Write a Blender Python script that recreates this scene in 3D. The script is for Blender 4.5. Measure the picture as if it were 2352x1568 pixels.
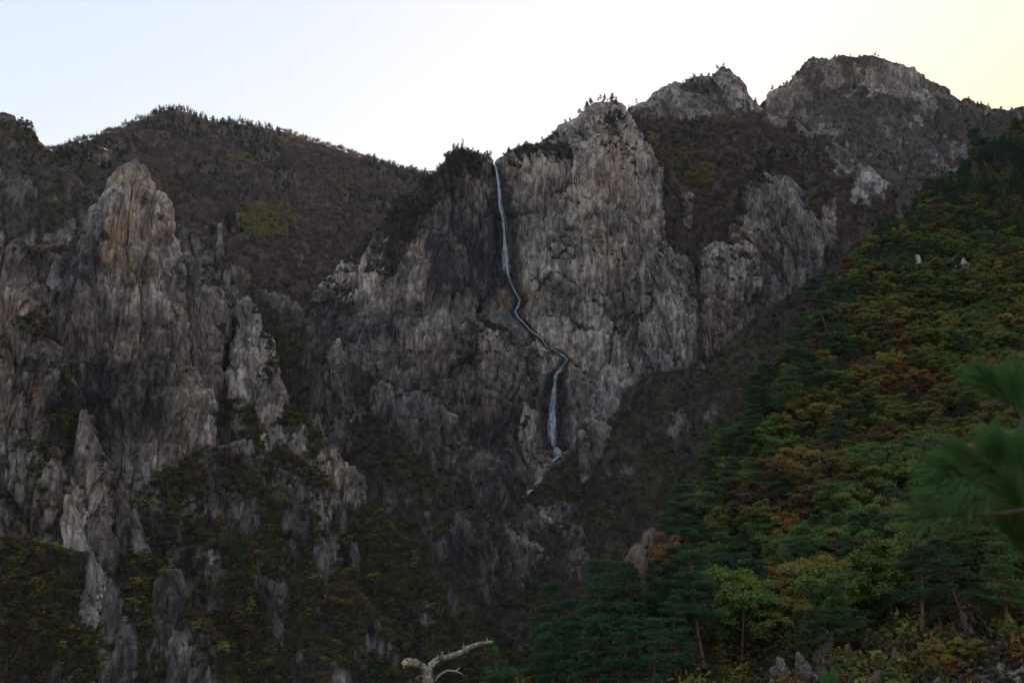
import bpy, math, random
import numpy as np

for _o in list(bpy.data.objects):
    bpy.data.objects.remove(_o)
SC = bpy.context.scene
COL = SC.collection

# ------------------------------------------------------------------ camera
PITCH = math.radians(9.0)
FPX = 2352 * 35.0 / 36.0            # focal length in pixels of a 2352 x 1568 picture
cam_data = bpy.data.cameras.new('camera')
cam_data.lens = 35.0
cam_data.sensor_width = 36.0
cam_data.clip_start = 0.1
cam_data.clip_end = 20000.0
cam_data.dof.use_dof = True
cam_data.dof.focus_distance = 500.0
cam_data.dof.aperture_fstop = 5.6
cam = bpy.data.objects.new('camera', cam_data)
COL.objects.link(cam)
cam.location = (0, 0, 0)
cam.rotation_euler = (math.pi / 2 + PITCH, 0, 0)
SC.camera = cam

# ------------------------------------------------------------------ sky and sun
SUN_AZ, SUN_EL = math.radians(46.0), math.radians(8.5)    # azimuth to the right of the view direction
world = bpy.data.worlds.new('World')
SC.world = world
world.use_nodes = True
wn, wl = world.node_tree.nodes, world.node_tree.links
wn.clear()
sky = wn.new('ShaderNodeTexSky')
sky.sky_type = 'NISHITA'
sky.sun_disc = False
sky.sun_elevation = SUN_EL
sky.sun_rotation = SUN_AZ
sky.altitude = 600.0
sky.air_density = 1.3
sky.dust_density = 7.5
sky.ozone_density = 1.0
bg = wn.new('ShaderNodeBackground')
bg.inputs['Strength'].default_value = 0.15
wo = wn.new('ShaderNodeOutputWorld')
gam = wn.new('ShaderNodeGamma'); gam.inputs['Gamma'].default_value = 0.2        # the camera's soft highlight shoulder, alike over the whole dome
hsv = wn.new('ShaderNodeHueSaturation'); hsv.inputs['Saturation'].default_value = 3.5
wl.new(sky.outputs[0], gam.inputs[0]); wl.new(gam.outputs[0], hsv.inputs['Color'])
wb = wn.new('ShaderNodeMix'); wb.data_type = 'RGBA'; wb.blend_type = 'MULTIPLY'; wb.inputs[0].default_value = 1.0; wb.inputs[7].default_value = (1.03, 0.945, 1.0, 1)
wl.new(hsv.outputs[0], wb.inputs[6]); wl.new(wb.outputs[2], bg.inputs[0])
wl.new(bg.outputs[0], wo.inputs[0])

sun_data = bpy.data.lights.new('sun', 'SUN')
sun_data.energy = 2.0
sun_data.angle = math.radians(0.5)
sun_data.color = (1.0, 0.86, 0.66)
sun = bpy.data.objects.new('sun', sun_data)
COL.objects.link(sun)
sun.location = (300, 300, 600)
# the lamp shines along its -Z: point it away from the sun's direction
from mathutils import Vector
sun.rotation_euler = Vector((math.sin(SUN_AZ) * math.cos(SUN_EL), math.cos(SUN_AZ) * math.cos(SUN_EL), math.sin(SUN_EL))).to_track_quat('Z', 'Y').to_euler()

SC.render.engine = 'CYCLES'
SC.view_settings.view_transform = 'Standard'
SC.view_settings.look = 'None'
SC.view_settings.exposure = 2.63
SC.view_settings.gamma = 1.0
SC.view_settings.use_curve_mapping = False
SC.cycles.use_denoising = True
SC.cycles.max_bounces = 6
SC.cycles.diffuse_bounces = 3
SC.cycles.transparent_max_bounces = 8
SC.cycles.volume_bounces = 1
SC.cycles.caustics_reflective = False
SC.cycles.caustics_refractive = False

# ------------------------------------------------------------------ helpers
CP, SP = math.cos(PITCH), math.sin(PITCH)
def kxz(u, v):
    a = (np.asarray(u, float) - 1176.0) / FPX
    t = (784.0 - np.asarray(v, float)) / FPX
    d = CP - t * SP
    return a / d, (SP + t * CP) / d
def at(u, v, D):
    kx, kz = kxz(u, v)
    return np.stack(np.broadcast_arrays(kx * D, np.asarray(D, float), kz * D), -1)
def to_uv(P):
    x, y, z = P[..., 0], P[..., 1], P[..., 2]
    f = np.maximum(y * CP + z * SP, 0.1)
    up = -y * SP + z * CP
    return 1176 + FPX * x / f, 784 - FPX * up / f

_rs = np.random.RandomState(11)
_perm = np.concatenate([_rs.permutation(256)] * 3).astype(np.int32)
_g = _rs.normal(size=(256, 3)); _g /= np.linalg.norm(_g, axis=1)[:, None]
_g = _g.astype(np.float32)
def noise3(x, y, z, seed=0):
    """gradient noise, about -1..1"""
    x = np.asarray(x, np.float32) + seed * 17.37; y = np.asarray(y, np.float32) + seed * 5.91; z = np.asarray(z, np.float32) - seed * 9.13
    x, y, z = np.broadcast_arrays(x, y, z)
    xi, yi, zi = np.floor(x), np.floor(y), np.floor(z)
    fx, fy, fz = x - xi, y - yi, z - zi
    xi = xi.astype(np.int32) & 255; yi = yi.astype(np.int32) & 255; zi = zi.astype(np.int32) & 255
    ux = fx * fx * fx * (fx * (fx * 6 - 15) + 10); uy = fy * fy * fy * (fy * (fy * 6 - 15) + 10); uz = fz * fz * fz * (fz * (fz * 6 - 15) + 10)
    def corner(dx, dy, dz):
        h = _perm[_perm[_perm[xi + dx] + yi + dy] + zi + dz]
        g = _g[h]
        return g[..., 0] * (fx - dx) + g[..., 1] * (fy - dy) + g[..., 2] * (fz - dz)
    def mix(a, b, t): return a + (b - a) * t
    v0 = mix(mix(corner(0, 0, 0), corner(1, 0, 0), ux), mix(corner(0, 1, 0), corner(1, 1, 0), ux), uy)
    v1 = mix(mix(corner(0, 0, 1), corner(1, 0, 1), ux), mix(corner(0, 1, 1), corner(1, 1, 1), ux), uy)
    return mix(v0, v1, uz) * 1.5
def sstep(a, b, x):
    t = np.clip((x - a) / (b - a), 0, 1)
    return t * t * (3 - 2 * t)

def set_grid(me, V, wrap_cols=False):
    n, m = V.shape[:2]
    idx = np.arange(n * m, dtype=np.int32).reshape(n, m)
    if wrap_cols:
        idx = np.concatenate([idx, idx[:, :1]], 1)
    q = np.stack([idx[:-1, :-1], idx[1:, :-1], idx[1:, 1:], idx[:-1, 1:]], -1).reshape(-1, 4)
    set_mesh(me, V.reshape(-1, 3), q)
def set_mesh(me, V, Q):
    V = np.ascontiguousarray(V, np.float32); Q = np.ascontiguousarray(Q, np.int32)
    k = Q.shape[1]
    me.vertices.add(len(V)); me.vertices.foreach_set('co', V.ravel())
    me.loops.add(Q.size); me.loops.foreach_set('vertex_index', Q.ravel())
    me.polygons.add(len(Q))
    me.polygons.foreach_set('loop_start', np.arange(0, Q.size, k, dtype=np.int32))
    me.polygons.foreach_set('loop_total', np.full(len(Q), k, np.int32))
    me.update(calc_edges=True)
def attr(me, name, data, typ='FLOAT'):
    a = me.attributes.new(name, typ, 'POINT')
    if typ == 'FLOAT': a.data.foreach_set('value', np.ascontiguousarray(data, np.float32).ravel())
    elif typ == 'INT': a.data.foreach_set('value', np.ascontiguousarray(data, np.int32).ravel())
    elif typ == 'FLOAT_VECTOR': a.data.foreach_set('vector', np.ascontiguousarray(data, np.float32).ravel())
    elif typ == 'FLOAT_COLOR': a.data.foreach_set('color', np.ascontiguousarray(data, np.float32).ravel())
def link(name, data, parent=None, loc=None):
    o = bpy.data.objects.new(name, data)
    COL.objects.link(o)
    if parent is not None: o.parent = parent
    if loc is not None: o.location = loc
    return o
def tag(o, label=None, cat=None, group=None, kind=None):
    if label: o['label'] = label
    if cat: o['category'] = cat
    if group: o['group'] = group
    if kind: o['kind'] = kind
    return o

# ------------------------------------------------------------------ materials
class NT:
    def __init__(self, name):
        self.m = bpy.data.materials.new(name); self.m.use_nodes = True
        self.t = self.m.node_tree; self.n = self.t.nodes; self.l = self.t.links
        self.n.clear()
        self.out = self.n.new('ShaderNodeOutputMaterial')
    def node(self, typ, **kw):
        nd = self.n.new(typ)
        for k, v in kw.items():
            setattr(nd, k, v)
        return nd
    def con(self, a, b): self.l.new(a, b)
    def noise(self, vec, scale, detail=4, rough=0.55, dist=0.0):
        nd = self.node('ShaderNodeTexNoise'); nd.inputs['Scale'].default_value = scale
        nd.inputs['Detail'].default_value = detail; nd.inputs['Roughness'].default_value = rough
        nd.inputs['Distortion'].default_value = dist
        if vec is not None: self.con(vec, nd.inputs['Vector'])
        return nd.outputs['Fac']
    def mapping(self, vec, scale, rot=(0, 0, 0)):
        nd = self.node('ShaderNodeMapping'); nd.inputs['Scale'].default_value = scale
        nd.inputs['Rotation'].default_value = rot
        self.con(vec, nd.inputs['Vector']); return nd.outputs[0]
    def ramp(self, fac, stops, interp='LINEAR'):
        nd = self.node('ShaderNodeValToRGB'); cr = nd.color_ramp; cr.interpolation = interp
        while len(cr.elements) < len(stops): cr.elements.new(0.5)
        for e, (p, c) in zip(cr.elements, stops):
            e.position = p; e.color = (c, c, c, 1) if isinstance(c, (int, float)) else (*c, 1)
        self.con(fac, nd.inputs[0]); return nd.outputs[0]
    def mix(self, fac, a, b, typ='MIX'):
        nd = self.node('ShaderNodeMix', data_type='RGBA', blend_type=typ)
        for s, v in ((nd.inputs[0], fac), (nd.inputs[6], a), (nd.inputs[7], b)):
            if isinstance(v, (int, float)): s.default_value = v
            elif isinstance(v, tuple): s.default_value = (*v, 1)
            else: self.con(v, s)
        return nd.outputs[2]
    def math(self, op, a, b=None):
        nd = self.node('ShaderNodeMath', operation=op)
        for s, v in zip(nd.inputs, (a, b)):
            if v is None: continue
            if isinstance(v, (int, float)): s.default_value = v
            else: self.con(v, s)
        return nd.outputs[0]
    def attr(self, name, typ='GEOMETRY', out='Fac'):
        nd = self.node('ShaderNodeAttribute', attribute_name=name, attribute_type=typ)
        return nd.outputs[out]

def rock_material():
    t = NT('granite_and_soil')
    pos = t.node('ShaderNodeNewGeometry').outputs['Position']
    stre = t.mapping(pos, (1, 1, 0.45))
    tone = t.attr('tone'); warm = t.attr('warm'); veg = t.attr('veg'); wet = t.attr('wet')
    n1 = t.noise(stre, 0.03, 4, 0.6)
    n2 = t.noise(stre, 0.16, 5, 0.65)
    n3 = t.noise(t.mapping(pos, (1, 1, 0.16)), 0.24, 5, 0.7)
    n4 = t.noise(pos, 0.012, 3, 0.5)
    v = t.math('ADD', t.math('MULTIPLY', n1, 0.5), t.math('MULTIPLY', n2, 0.5))
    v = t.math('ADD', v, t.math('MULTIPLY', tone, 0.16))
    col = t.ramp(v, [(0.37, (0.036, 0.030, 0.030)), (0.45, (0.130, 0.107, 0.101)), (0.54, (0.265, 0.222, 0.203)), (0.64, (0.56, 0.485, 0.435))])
    warmf = t.ramp(n4, [(0.42, 0.0), (0.62, 0.6)])
    col = t.mix(warmf, col, t.mix(1.0, col, (1.15, 0.93, 0.78), 'MULTIPLY'))
    orange = t.mix(t.ramp(n2, [(0.35, 0.0), (0.65, 1.0)]), (0.25, 0.135, 0.075), (0.44, 0.285, 0.17))
    col = t.mix(t.math('MULTIPLY', warm, t.ramp(n1, [(0.3, 0.35), (0.6, 1.0)])), col, orange)
    streak = t.ramp(n3, [(0.52, 0.0), (0.64, 0.6)])
    col = t.mix(streak, col, (0.045, 0.039, 0.038))
    lich = t.ramp(t.noise(pos, 0.09, 6, 0.7), [(0.54, 0.0), (0.66, 0.35)])
    col = t.mix(lich, col, (0.10, 0.10, 0.075))
    def joints(scale, stretch, width, seedv, wob):
        vo2 = t.node('ShaderNodeTexVoronoi', feature='DISTANCE_TO_EDGE'); vo2.inputs['Scale'].default_value = scale
        nn = t.node('ShaderNodeTexNoise'); nn.inputs['Scale'].default_value = 0.05; nn.inputs['Detail'].default_value = 4
        sc2 = t.node('ShaderNodeVectorMath', operation='SCALE'); sc2.inputs['Scale'].default_value = wob
        ad2 = t.node('ShaderNodeVectorMath', operation='ADD'); ad3 = t.node('ShaderNodeVectorMath', operation='ADD'); ad3.inputs[1].default_value = (seedv, seedv * 2, 0)
        t.con(pos, nn.inputs['Vector']); t.con(nn.outputs['Color'], sc2.inputs[0]); t.con(t.mapping(pos, (1, 1, stretch)), ad2.inputs[0]); t.con(sc2.outputs[0], ad2.inputs[1]); t.con(ad2.outputs[0], ad3.inputs[0]); t.con(ad3.outputs[0], vo2.inputs['Vector'])
        return t.ramp(vo2.outputs['Distance'], [(0.0, 1.0), (width, 0.0)])
    gate = t.ramp(t.noise(pos, 0.03, 3, 0.6), [(0.42, 0.15), (0.58, 1.0)])
    jn = t.math('MAXIMUM', joints(0.075, 0.10, 0.085, 3.1, 9.0), t.math('MULTIPLY', joints(0.19, 0.12, 0.13, 9.7, 5.0), 0.75))
    col = t.mix(t.math('MULTIPLY', t.math('MULTIPLY', jn, gate), 0.7), col, (0.026, 0.022, 0.021))
    col = t.mix(wet, col, (0.016, 0.013, 0.013))
    soil = t.ramp(t.noise(pos, 0.15, 5, 0.7), [(0.3, (0.030, 0.026, 0.018)), (0.5, (0.060, 0.046, 0.028)), (0.7, (0.070, 0.066, 0.028))])
    soil2 = t.ramp(t.noise(pos, 0.03, 3, 0.6), [(0.4, (0.05, 0.035, 0.028)), (0.62, (0.052, 0.055, 0.022))])
    soil = t.mix(0.5, soil, soil2)
    soil = t.mix(t.attr('litter'), soil, t.ramp(t.noise(pos, 1.1, 5, 0.75), [(0.35, (0.022, 0.014, 0.009)), (0.5, (0.060, 0.034, 0.018)), (0.68, (0.105, 0.062, 0.030))]))
    soil = t.mix(t.attr('dry'), soil, t.mix(n2, (0.074, 0.047, 0.041), (0.115, 0.074, 0.060)))
    vf = t.math('ADD', veg, t.math('MULTIPLY', t.math('SUBTRACT', n2, 0.5), 0.9))
    vf = t.ramp(vf, [(0.40, 0.0), (0.58, 1.0)])
    col = t.mix(vf, col, soil)
    b = t.node('ShaderNodeBsdfPrincipled')
    t.con(col, b.inputs['Base Color'])
    rough = t.math('SUBTRACT', 0.92, t.math('MULTIPLY', wet, 0.5))
    t.con(rough, b.inputs['Roughness'])
    b.inputs['Specular IOR Level'].default_value = 0.25
    vo = t.node('ShaderNodeTexVoronoi', feature='DISTANCE_TO_EDGE'); vo.inputs['Scale'].default_value = 0.16
    dv = t.node('ShaderNodeVectorMath', operation='ADD'); nd_ = t.node('ShaderNodeTexNoise'); nd_.inputs['Scale'].default_value = 0.08; nd_.inputs['Detail'].default_value = 3
    sc_ = t.node('ShaderNodeVectorMath', operation='SCALE'); sc_.inputs['Scale'].default_value = 5.0
    t.con(pos, nd_.inputs['Vector']); t.con(nd_.outputs['Color'], sc_.inputs[0]); t.con(t.mapping(pos, (1, 1, 0.12)), dv.inputs[0]); t.con(sc_.outputs[0], dv.inputs[1]); t.con(dv.outputs[0], vo.inputs['Vector'])
    crack = t.ramp(vo.outputs['Distance'], [(0.0, 0.0), (0.09, 1.0)])
    bh = t.math('ADD', t.math('MULTIPLY', t.noise(t.mapping(pos, (1, 1, 0.28)), 0.4, 6, 0.7), 1.0), t.math('MULTIPLY', crack, 0.6))
    bp = t.node('ShaderNodeBump'); bp.inputs['Strength'].default_value = 0.9; bp.inputs['Distance'].default_value = 2.0
    t.con(bh, bp.inputs['Height']); t.con(bp.outputs[0], b.inputs['Normal'])
    t.con(b.outputs[0], t.out.inputs[0])
    return t.m
MROCK = rock_material()

# ------------------------------------------------------------------ terrain builders
SURF = {}       # name -> dict of arrays for scattering
def cells2(a, b, seed):
    """2-D cell noise: random values of the nearest cell, offset from its centre, and distance to the border"""
    a = np.asarray(a, np.float32); b = np.asarray(b, np.float32)
    ai = np.floor(a).astype(np.int32); bi = np.floor(b).astype(np.int32)
    f1 = np.full(a.shape, 9.0, np.float32); f2 = f1.copy(); da1 = np.zeros_like(f1); db1 = da1.copy(); h1 = np.zeros(a.shape, np.int32)
    for i in (-1, 0, 1):
        for j in (-1, 0, 1):
            h = _perm[_perm[(ai + i + seed * 7) & 255] + ((bi + j + seed * 13) & 255)]
            da = (ai + i + 0.5 + 0.85 * (_perm[h] / 255.0 - 0.5)).astype(np.float32) - a
            db = (bi + j + 0.5 + 0.85 * (_perm[h + 57] / 255.0 - 0.5)).astype(np.float32) - b
            d = np.sqrt(da * da + db * db)
            near = d < f1
            f2 = np.where(near, f1, np.minimum(f2, d))
            f1 = np.where(near, d, f1); da1 = np.where(near, da, da1); db1 = np.where(near, db, db1); h1 = np.where(near, h, h1)
    r1 = _perm[h1 + 101] / 127.5 - 1; r2 = _perm[h1 + 151] / 127.5 - 1; r3 = _perm[h1 + 199] / 127.5 - 1
    return r1, r2, r3, da1, db1, f2 - f1
def rock_disp(P, scale=1.0, shear=0.0, k=5.0, seed=0, joint=1.0, fan=None):
    """jointed granite: plates and columns with flat tilted faces, parted by vertical joints, over broad buttresses"""
    x, y, z = P[..., 0], P[..., 1], P[..., 2]
    wx = noise3(x / 90, y / 90, z / 110, seed + 40) * 10 * scale + noise3(x / 20, y / 20, z / 34, seed + 42) * 1.6 * scale
    wz = noise3(x / 40, y / 40, z / 60, seed + 41) * 14 * scale
    xs = x + shear * z + wx + 0.35 * y
    if fan is not None:      # flutes spread downwards from a point high above
        xs = (x - fan[0]) * fan[2] / np.maximum(fan[1] - z, 60.0) + wx + 0.2 * y
    zz = z + wz
    d = np.zeros(x.shape, np.float32)
    for L, A, kk, s in ((95, 13.0, k * 0.5, 8), (44, 6.0, k * 0.8, 1), (19, 2.4, k, 2), (8.5, 1.2, k, 3), (4.0, 0.7, k * 0.7, 4)):
        L = L * scale
        nz = np.abs(noise3(xs / L, y / L, zz / (L * kk), seed + s))
        d += A * scale * (np.minimum(nz * 1.9, 1.0) - 0.45)
    for L, kk, A, T, G, w, s in ((36, k * 0.7, 5.0, 8.0, 4.0, 0.05, 11), (15, k * 0.75, 2.6, 5.0, 2.8, 0.08, 12), (6.5, k * 0.65, 1.4, 2.9, 1.5, 0.12, 13), (2.9, k * 0.5, 0.6, 1.3, 0.7, 0.18, 14)):
        L = L * scale
        r1, r2, r3, da, db, e = cells2(xs / L, zz / (L * kk), seed + s)
        d += scale * (A * r1 + T * (r2 * da * 1.25 + (r3 * 0.7 - 0.3) * db) - joint * G * np.exp(-(e / (w * (0.6 + 0.4 * joint))) ** 2))
    return d

def normals(V, wrap):
    if wrap:
        du = np.roll(V, -1, 1) - np.roll(V, 1, 1)
    else:
        du = np.gradient(V, axis=1)
    dv = np.gradient(V, axis=0)
    N = np.cross(du, dv)
    N /= np.linalg.norm(N, axis=-1)[..., None] + 1e-9
    return N

def spots_mask(P, spots):
    """union of soft ellipses given on the rock as (u, v, ru, rv, weight)"""
    if not spots: return 0.0
    u, v = to_uv(P)
    m = np.zeros(u.shape, np.float32)
    wob = noise3(P[..., 0] / 14, P[..., 1] / 14, P[..., 2] / 26, 77) * 0.55 + noise3(P[..., 0] / 5, P[..., 1] / 5, P[..., 2] / 9, 78) * 0.25
    for su, sv, ru, rv, w in spots:
        r = np.sqrt(((u - su) / ru) ** 2 + ((v - sv) / rv) ** 2) + wob
        m += w * sstep(1.15, 0.75, r)
    return m

def finish(name, V, wrap, rockiness, vegbias, seed, *args, **kw):
    dry = kw.pop('dry', 0.0); litter = kw.pop('litter', 0.0)
    o = finish_(name, V, wrap, rockiness, vegbias, seed, *args, **kw)
    attr(o.data, 'dry', np.full(V.shape[0] * V.shape[1], dry)); attr(o.data, 'litter', np.full(V.shape[0] * V.shape[1], litter))
    return o
def finish_(name, V, wrap, rockiness, vegbias, seed, spots=(), warm=(), wetline=None, tone=0.0, nfront=None, vegz=0.9, parent=None, loc=None, tspots=()):
    N = normals(V, wrap)
    # outward = upward or towards the camera
    s = np.sign((N * np.array([0, -0.7, 0.7])).sum(-1).mean())
    N = N * (s if s != 0 else 1)
    x, y, z = V[..., 0], V[..., 1], V[..., 2]
    nz = N[..., 2]
    veg = vegbias + vegz * sstep(0.25, 0.75, nz) + 0.6 * noise3(x / 34, y / 48, z / 95, seed + 20) + 0.4 * noise3(x / 12, y / 16, z / 30, seed + 21)
    veg = veg + spots_mask(V, spots)
    veg = np.clip(veg, 0, 1)
    wm = np.clip(spots_mask(V, warm), 0, 1) * (1 - veg)
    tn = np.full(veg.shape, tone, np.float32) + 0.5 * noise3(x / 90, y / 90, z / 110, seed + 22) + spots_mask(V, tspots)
    wet = np.zeros(veg.shape, np.float32)
    if wetline is not None:
        u, v = to_uv(V)
        pts, wd, amt = wetline
        vs = np.array([p[1] for p in pts]); us = np.array([p[0] for p in pts]); ww = np.interp(v, vs, wd)
        du = np.abs(u - np.interp(v, vs, us) + 5 * noise3(x / 9, y / 9, z / 40, 31))
        wet = amt * sstep(1.35, 0.5, du / ww) * (v > vs[0] - 3) * (v < vs[-1] + 6)
        veg = veg * (1 - np.clip(wet * 1.5, 0, 1))
    me = bpy.data.meshes.new(name)
    off = np.zeros(3) if loc is None else np.asarray(loc)
    set_grid(me, V - off, wrap)
    attr(me, 'veg', veg); attr(me, 'tone', tn); attr(me, 'warm', wm); attr(me, 'wet', wet)
    me.materials.append(MROCK)
    o = link(name, me, parent, None if loc is None else tuple(off))
    SURF.setdefault(name, []).append(dict(V=V, N=N, veg=veg, wet=wet, wrap=wrap))
    return o

from mathutils.bvhtree import BVHTree
_BVH = {}
def bvh_of(names):
    key = tuple(names)
    if key not in _BVH:
        Vs, Qs, off = [], [], 0
        for nme in names:
            for sf in SURF[nme]:
                V = sf['V']; n, m = V.shape[:2]
                V = V[::2, ::2]; n, m = V.shape[:2]
                idx = np.arange(n * m).reshape(n, m) + off
                Vs.append(V.reshape(-1, 3)); Qs.append(np.stack([idx[:-1, :-1], idx[1:, :-1], idx[1:, 1:], idx[:-1, 1:]], -1).reshape(-1, 4)); off += n * m
        _BVH[key] = BVHTree.FromPolygons(np.concatenate(Vs).tolist(), np.concatenate(Qs).tolist())
    return _BVH[key]
def seat_depth(u, v, names):
    d = Vector(at(u, v, 1.0)); d.normalize()
    hit = bvh_of(names).ray_cast(Vector((0, 0, 0)), d)
    return None if hit[0] is None else hit[0].y
def crag(name, left, right, D, ry, vbot=None, lean=0.12, n=2.7, disp=1.0, shear=0.0, k=5.0, seed=0, vegbias=-0.55, step=2.9,
         spots=(), warm=(), wetline=None, tone=0.0, label=None, cat=None, group=None, kind=None, ypow=1.0, vegz=0.9, back=14, thing=False, ext=None, seat=None, joint=1.0, fan=None, fk=26.0, tspots=()):
    """a free-standing mass of rock: its left and right edges (u, v) from top to bottom at distance D, closed all round"""
    if seat is not None:
        hy = seat_depth(0.5 * (left[-1][0] + right[-1][0]), max(left[-1][1], right[-1][1]) - 0.12 * (left[-1][1] - left[0][1]), seat)
        if hy is not None:
            zt0, zb0 = kxz(0, left[0][1])[1] * D, kxz(0, left[-1][1])[1] * D
            D = hy + lean * (zt0 - zb0) + ry * 0.45
    if ext is None: ext = 0.45 * (max(left[-1][1], right[-1][1]) - left[0][1])
    left = list(left) + [(left[-1][0] - 0.08 * ext, left[-1][1] + ext)]; right = list(right) + [(right[-1][0] + 0.08 * ext, right[-1][1] + ext)]
    vt = min(left[0][1], right[0][1]); vb = vbot or max(left[-1][1], right[-1][1])
    nr = max(8, int((vb - vt) / step))
    v = np.linspace(vt, vb, nr)
    ul = np.interp(v, [p[1] for p in left], [p[0] for p in left]); ur = np.interp(v, [p[1] for p in right], [p[0] for p in right])
    ur = np.maximum(ur, ul + 2.0)
    _, kz = kxz(1176, v)
    zt = kz[0] * D
    z = kz * (D - lean * zt) / (1 - kz * lean)
    yc = D - lean * (zt - z)
    xl = kxz(ul, v)[0] * yc; xr = kxz(ur, v)[0] * yc
    rx = (xr - xl) / 2; xm = (xr + xl) / 2
    rr = ry * np.minimum(1, (rx / max(rx.max(), 1e-6))) ** ypow
    nc = max(14, int((ur - ul).max() / step * 1.15))
    ph = np.linspace(0, math.pi, nc)
    X = -np.cos(ph); Y = (1 - np.abs(X) ** n).clip(0) ** (1 / n)
    ph2 = np.linspace(0, math.pi, back + 2)[1:-1]
    X = np.concatenate([X, np.cos(ph2)]); Y = np.concatenate([Y, -0.8 * np.sin(ph2)])
    V = np.stack([xm[:, None] + rx[:, None] * X[None], yc[:, None] - rr[:, None] * Y[None], np.repeat(z[:, None], len(X), 1)], -1)
    N = normals(V, True)
    c = np.stack([V[..., 0] - xm[:, None], V[..., 1] - yc[:, None]], -1)
    sg = np.sign((N[..., 0] * c[..., 0] + N[..., 1] * c[..., 1]).mean())
    N = N * sg
    if disp > 0:
        d = rock_disp(V, disp, shear, k, seed, joint, fan)
        fade = np.minimum(1.0, (rx / (fk * disp)))[:, None] * np.linspace(0.15, 1, nr).clip(0, 1)[:, None] ** 0.35
        V = V + N * (d * fade)[..., None]
        # the crown of the rock breaks into uneven teeth
        tip = np.exp(-(np.arange(nr) * step / 26.0))[:, None]
        V[..., 2] += tip * noise3(V[..., 0] / (9 * disp), V[..., 1] / (9 * disp), 0.3, seed + 9) * 7 * disp
    loc = None
    if thing:
        loc = np.array([xm[-1], yc[-1] - rr[-1] * 0.3, z[-1]])
    o = finish(name, V, True, 1.0, vegbias, seed, spots, warm, wetline, tone, vegz=vegz, loc=loc, tspots=tspots)
    tag(o, label, cat, group, kind)
    return o

def ridge(name, crest, h=(0.0, -1.0), prof=((0, 0), (200, 200)), back=((0, 0), (120, 90)), step=4.9, disp=0.0, veg=1.0, seed=0, shear=0.0,
          spots=(), warm=(), wetline=None, tone=0.0, label=None, cat=None, kind='structure', rough=1.0, k=4.0, frow=1.0, vegz=0.25, dveg=0.3, dry=0.0):
    """a mountain side: a crest line (u, v, distance) with a front profile falling towards h and a back that falls away"""
    C = np.array(crest, float)
    Pw = at(C[:, 0], C[:, 1], C[:, 2])
    seg = np.concatenate([[0], np.cumsum(np.hypot(np.diff(C[:, 0]), np.diff(C[:, 1])))])
    nc = max(8, int(seg[-1] / step))
    s = np.linspace(0, seg[-1], nc)
    P = np.stack([np.interp(s, seg, Pw[:, i]) for i in range(3)], -1)
    Dm = C[:, 2].mean()
    T = prof[-1][0]
    L = math.hypot(prof[-1][0], prof[-1][1] * 0.45)
    nf = max(10, int(L * FPX / Dm / step * frow))
    tf = np.linspace(0, 1, nf) ** 1.12 * T
    rf = np.interp(tf, [p[0] for p in prof], [p[1] for p in prof])
    nb = 16
    tb = np.linspace(1, 0, nb + 1)[:-1] ** 1.5 * back[-1][0]
    rb = -np.interp(tb, [p[0] for p in back], [p[1] for p in back])
    t = np.concatenate([tb, tf]); r = np.concatenate([rb, rf])
    hn = np.array(h, float); hn /= np.linalg.norm(hn)
    V = np.empty((len(t), nc, 3))
    V[..., 0] = P[None, :, 0] + r[:, None] * hn[0]
    V[..., 1] = P[None, :, 1] + r[:, None] * hn[1]
    V[..., 2] = P[None, :, 2] - t[:, None]
    N = normals(V, False)
    N = N * np.sign((N[..., 2]).mean())
    x, y, z = V[..., 0], V[..., 1], V[..., 2]
    d = (noise3(x / 150, y / 150, z / 150, seed + 1) * 22 + noise3(x / 60, y / 60, z / 60, seed + 2) * 10 + noise3(x / 22, y / 22, z / 22, seed + 3) * 3.2 + noise3(x / 8, y / 8, z / 8, seed + 4) * 1.0) * rough
    fade = sstep(0, 40, np.concatenate([tb * 0.4, tf]))[:, None] * 0.85 + 0.15
    d = d * fade
    if disp > 0:
        rk = sstep(0.62, 0.30, veg + 0.6 * noise3(x / 34, y / 48, z / 95, seed + 20) + 0.4 * noise3(x / 12, y / 16, z / 30, seed + 21) + spots_mask(V, spots))
        d = d + rock_disp(V, disp, shear, k, seed + 50) * (dveg + (1 - dveg) * rk)
    V = V + N * d[..., None]
    o = finish(name, V, False, 0.5, veg, seed, spots, warm, wetline, tone, vegz=vegz, dry=dry)
    tag(o, label, cat, None, kind)
    return o

# ================================================================== terrain
FALLS = [(1138, 377), (1145, 419), (1149, 474), (1156, 499), (1158, 545), (1162, 587), (1166, 629), (1173, 646), (1185, 671), (1194, 688), (1191, 702), (1183, 713),
         (1189, 728), (1200, 738), (1219, 759), (1244, 776), (1254, 795), (1273, 803), (1290, 814), (1303, 824), (1290, 843), (1289, 847), (1277, 861), (1273, 893),
         (1269, 939), (1268, 985), (1273, 1026)]
# --- far left wooded hill
ridge('hill', [(-150, 420, 1500), (60, 372, 1500), (150, 345, 1500), (230, 328, 1510), (300, 302, 1530), (345, 272, 1550), (400, 252, 1560), (440, 262, 1560), (500, 285, 1580), (560, 289, 1600),
               (620, 297, 1625), (680, 313, 1650), (740, 332, 1675), (800, 352, 1700), (870, 376, 1720), (930, 392, 1740), (985, 402, 1750), (1060, 430, 1750), (1160, 470, 1750)],
      h=(0.12, -1), prof=((0, 0), (4, 20), (14, 44), (60, 98), (250, 340), (480, 640)), back=((0, 0), (300, 420)), veg=1.15, seed=3, step=5.0,
      disp=0.5, spots=[(735, 335, 60, 14, 0.2), (730, 500, 26, 16, -0.9), (690, 605, 10, 26, -1.1), (770, 470, 18, 12, -0.8)],
      dry=0.9, label='broad wooded hill rising on the far left, browned by autumn', rough=1.3)
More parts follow.
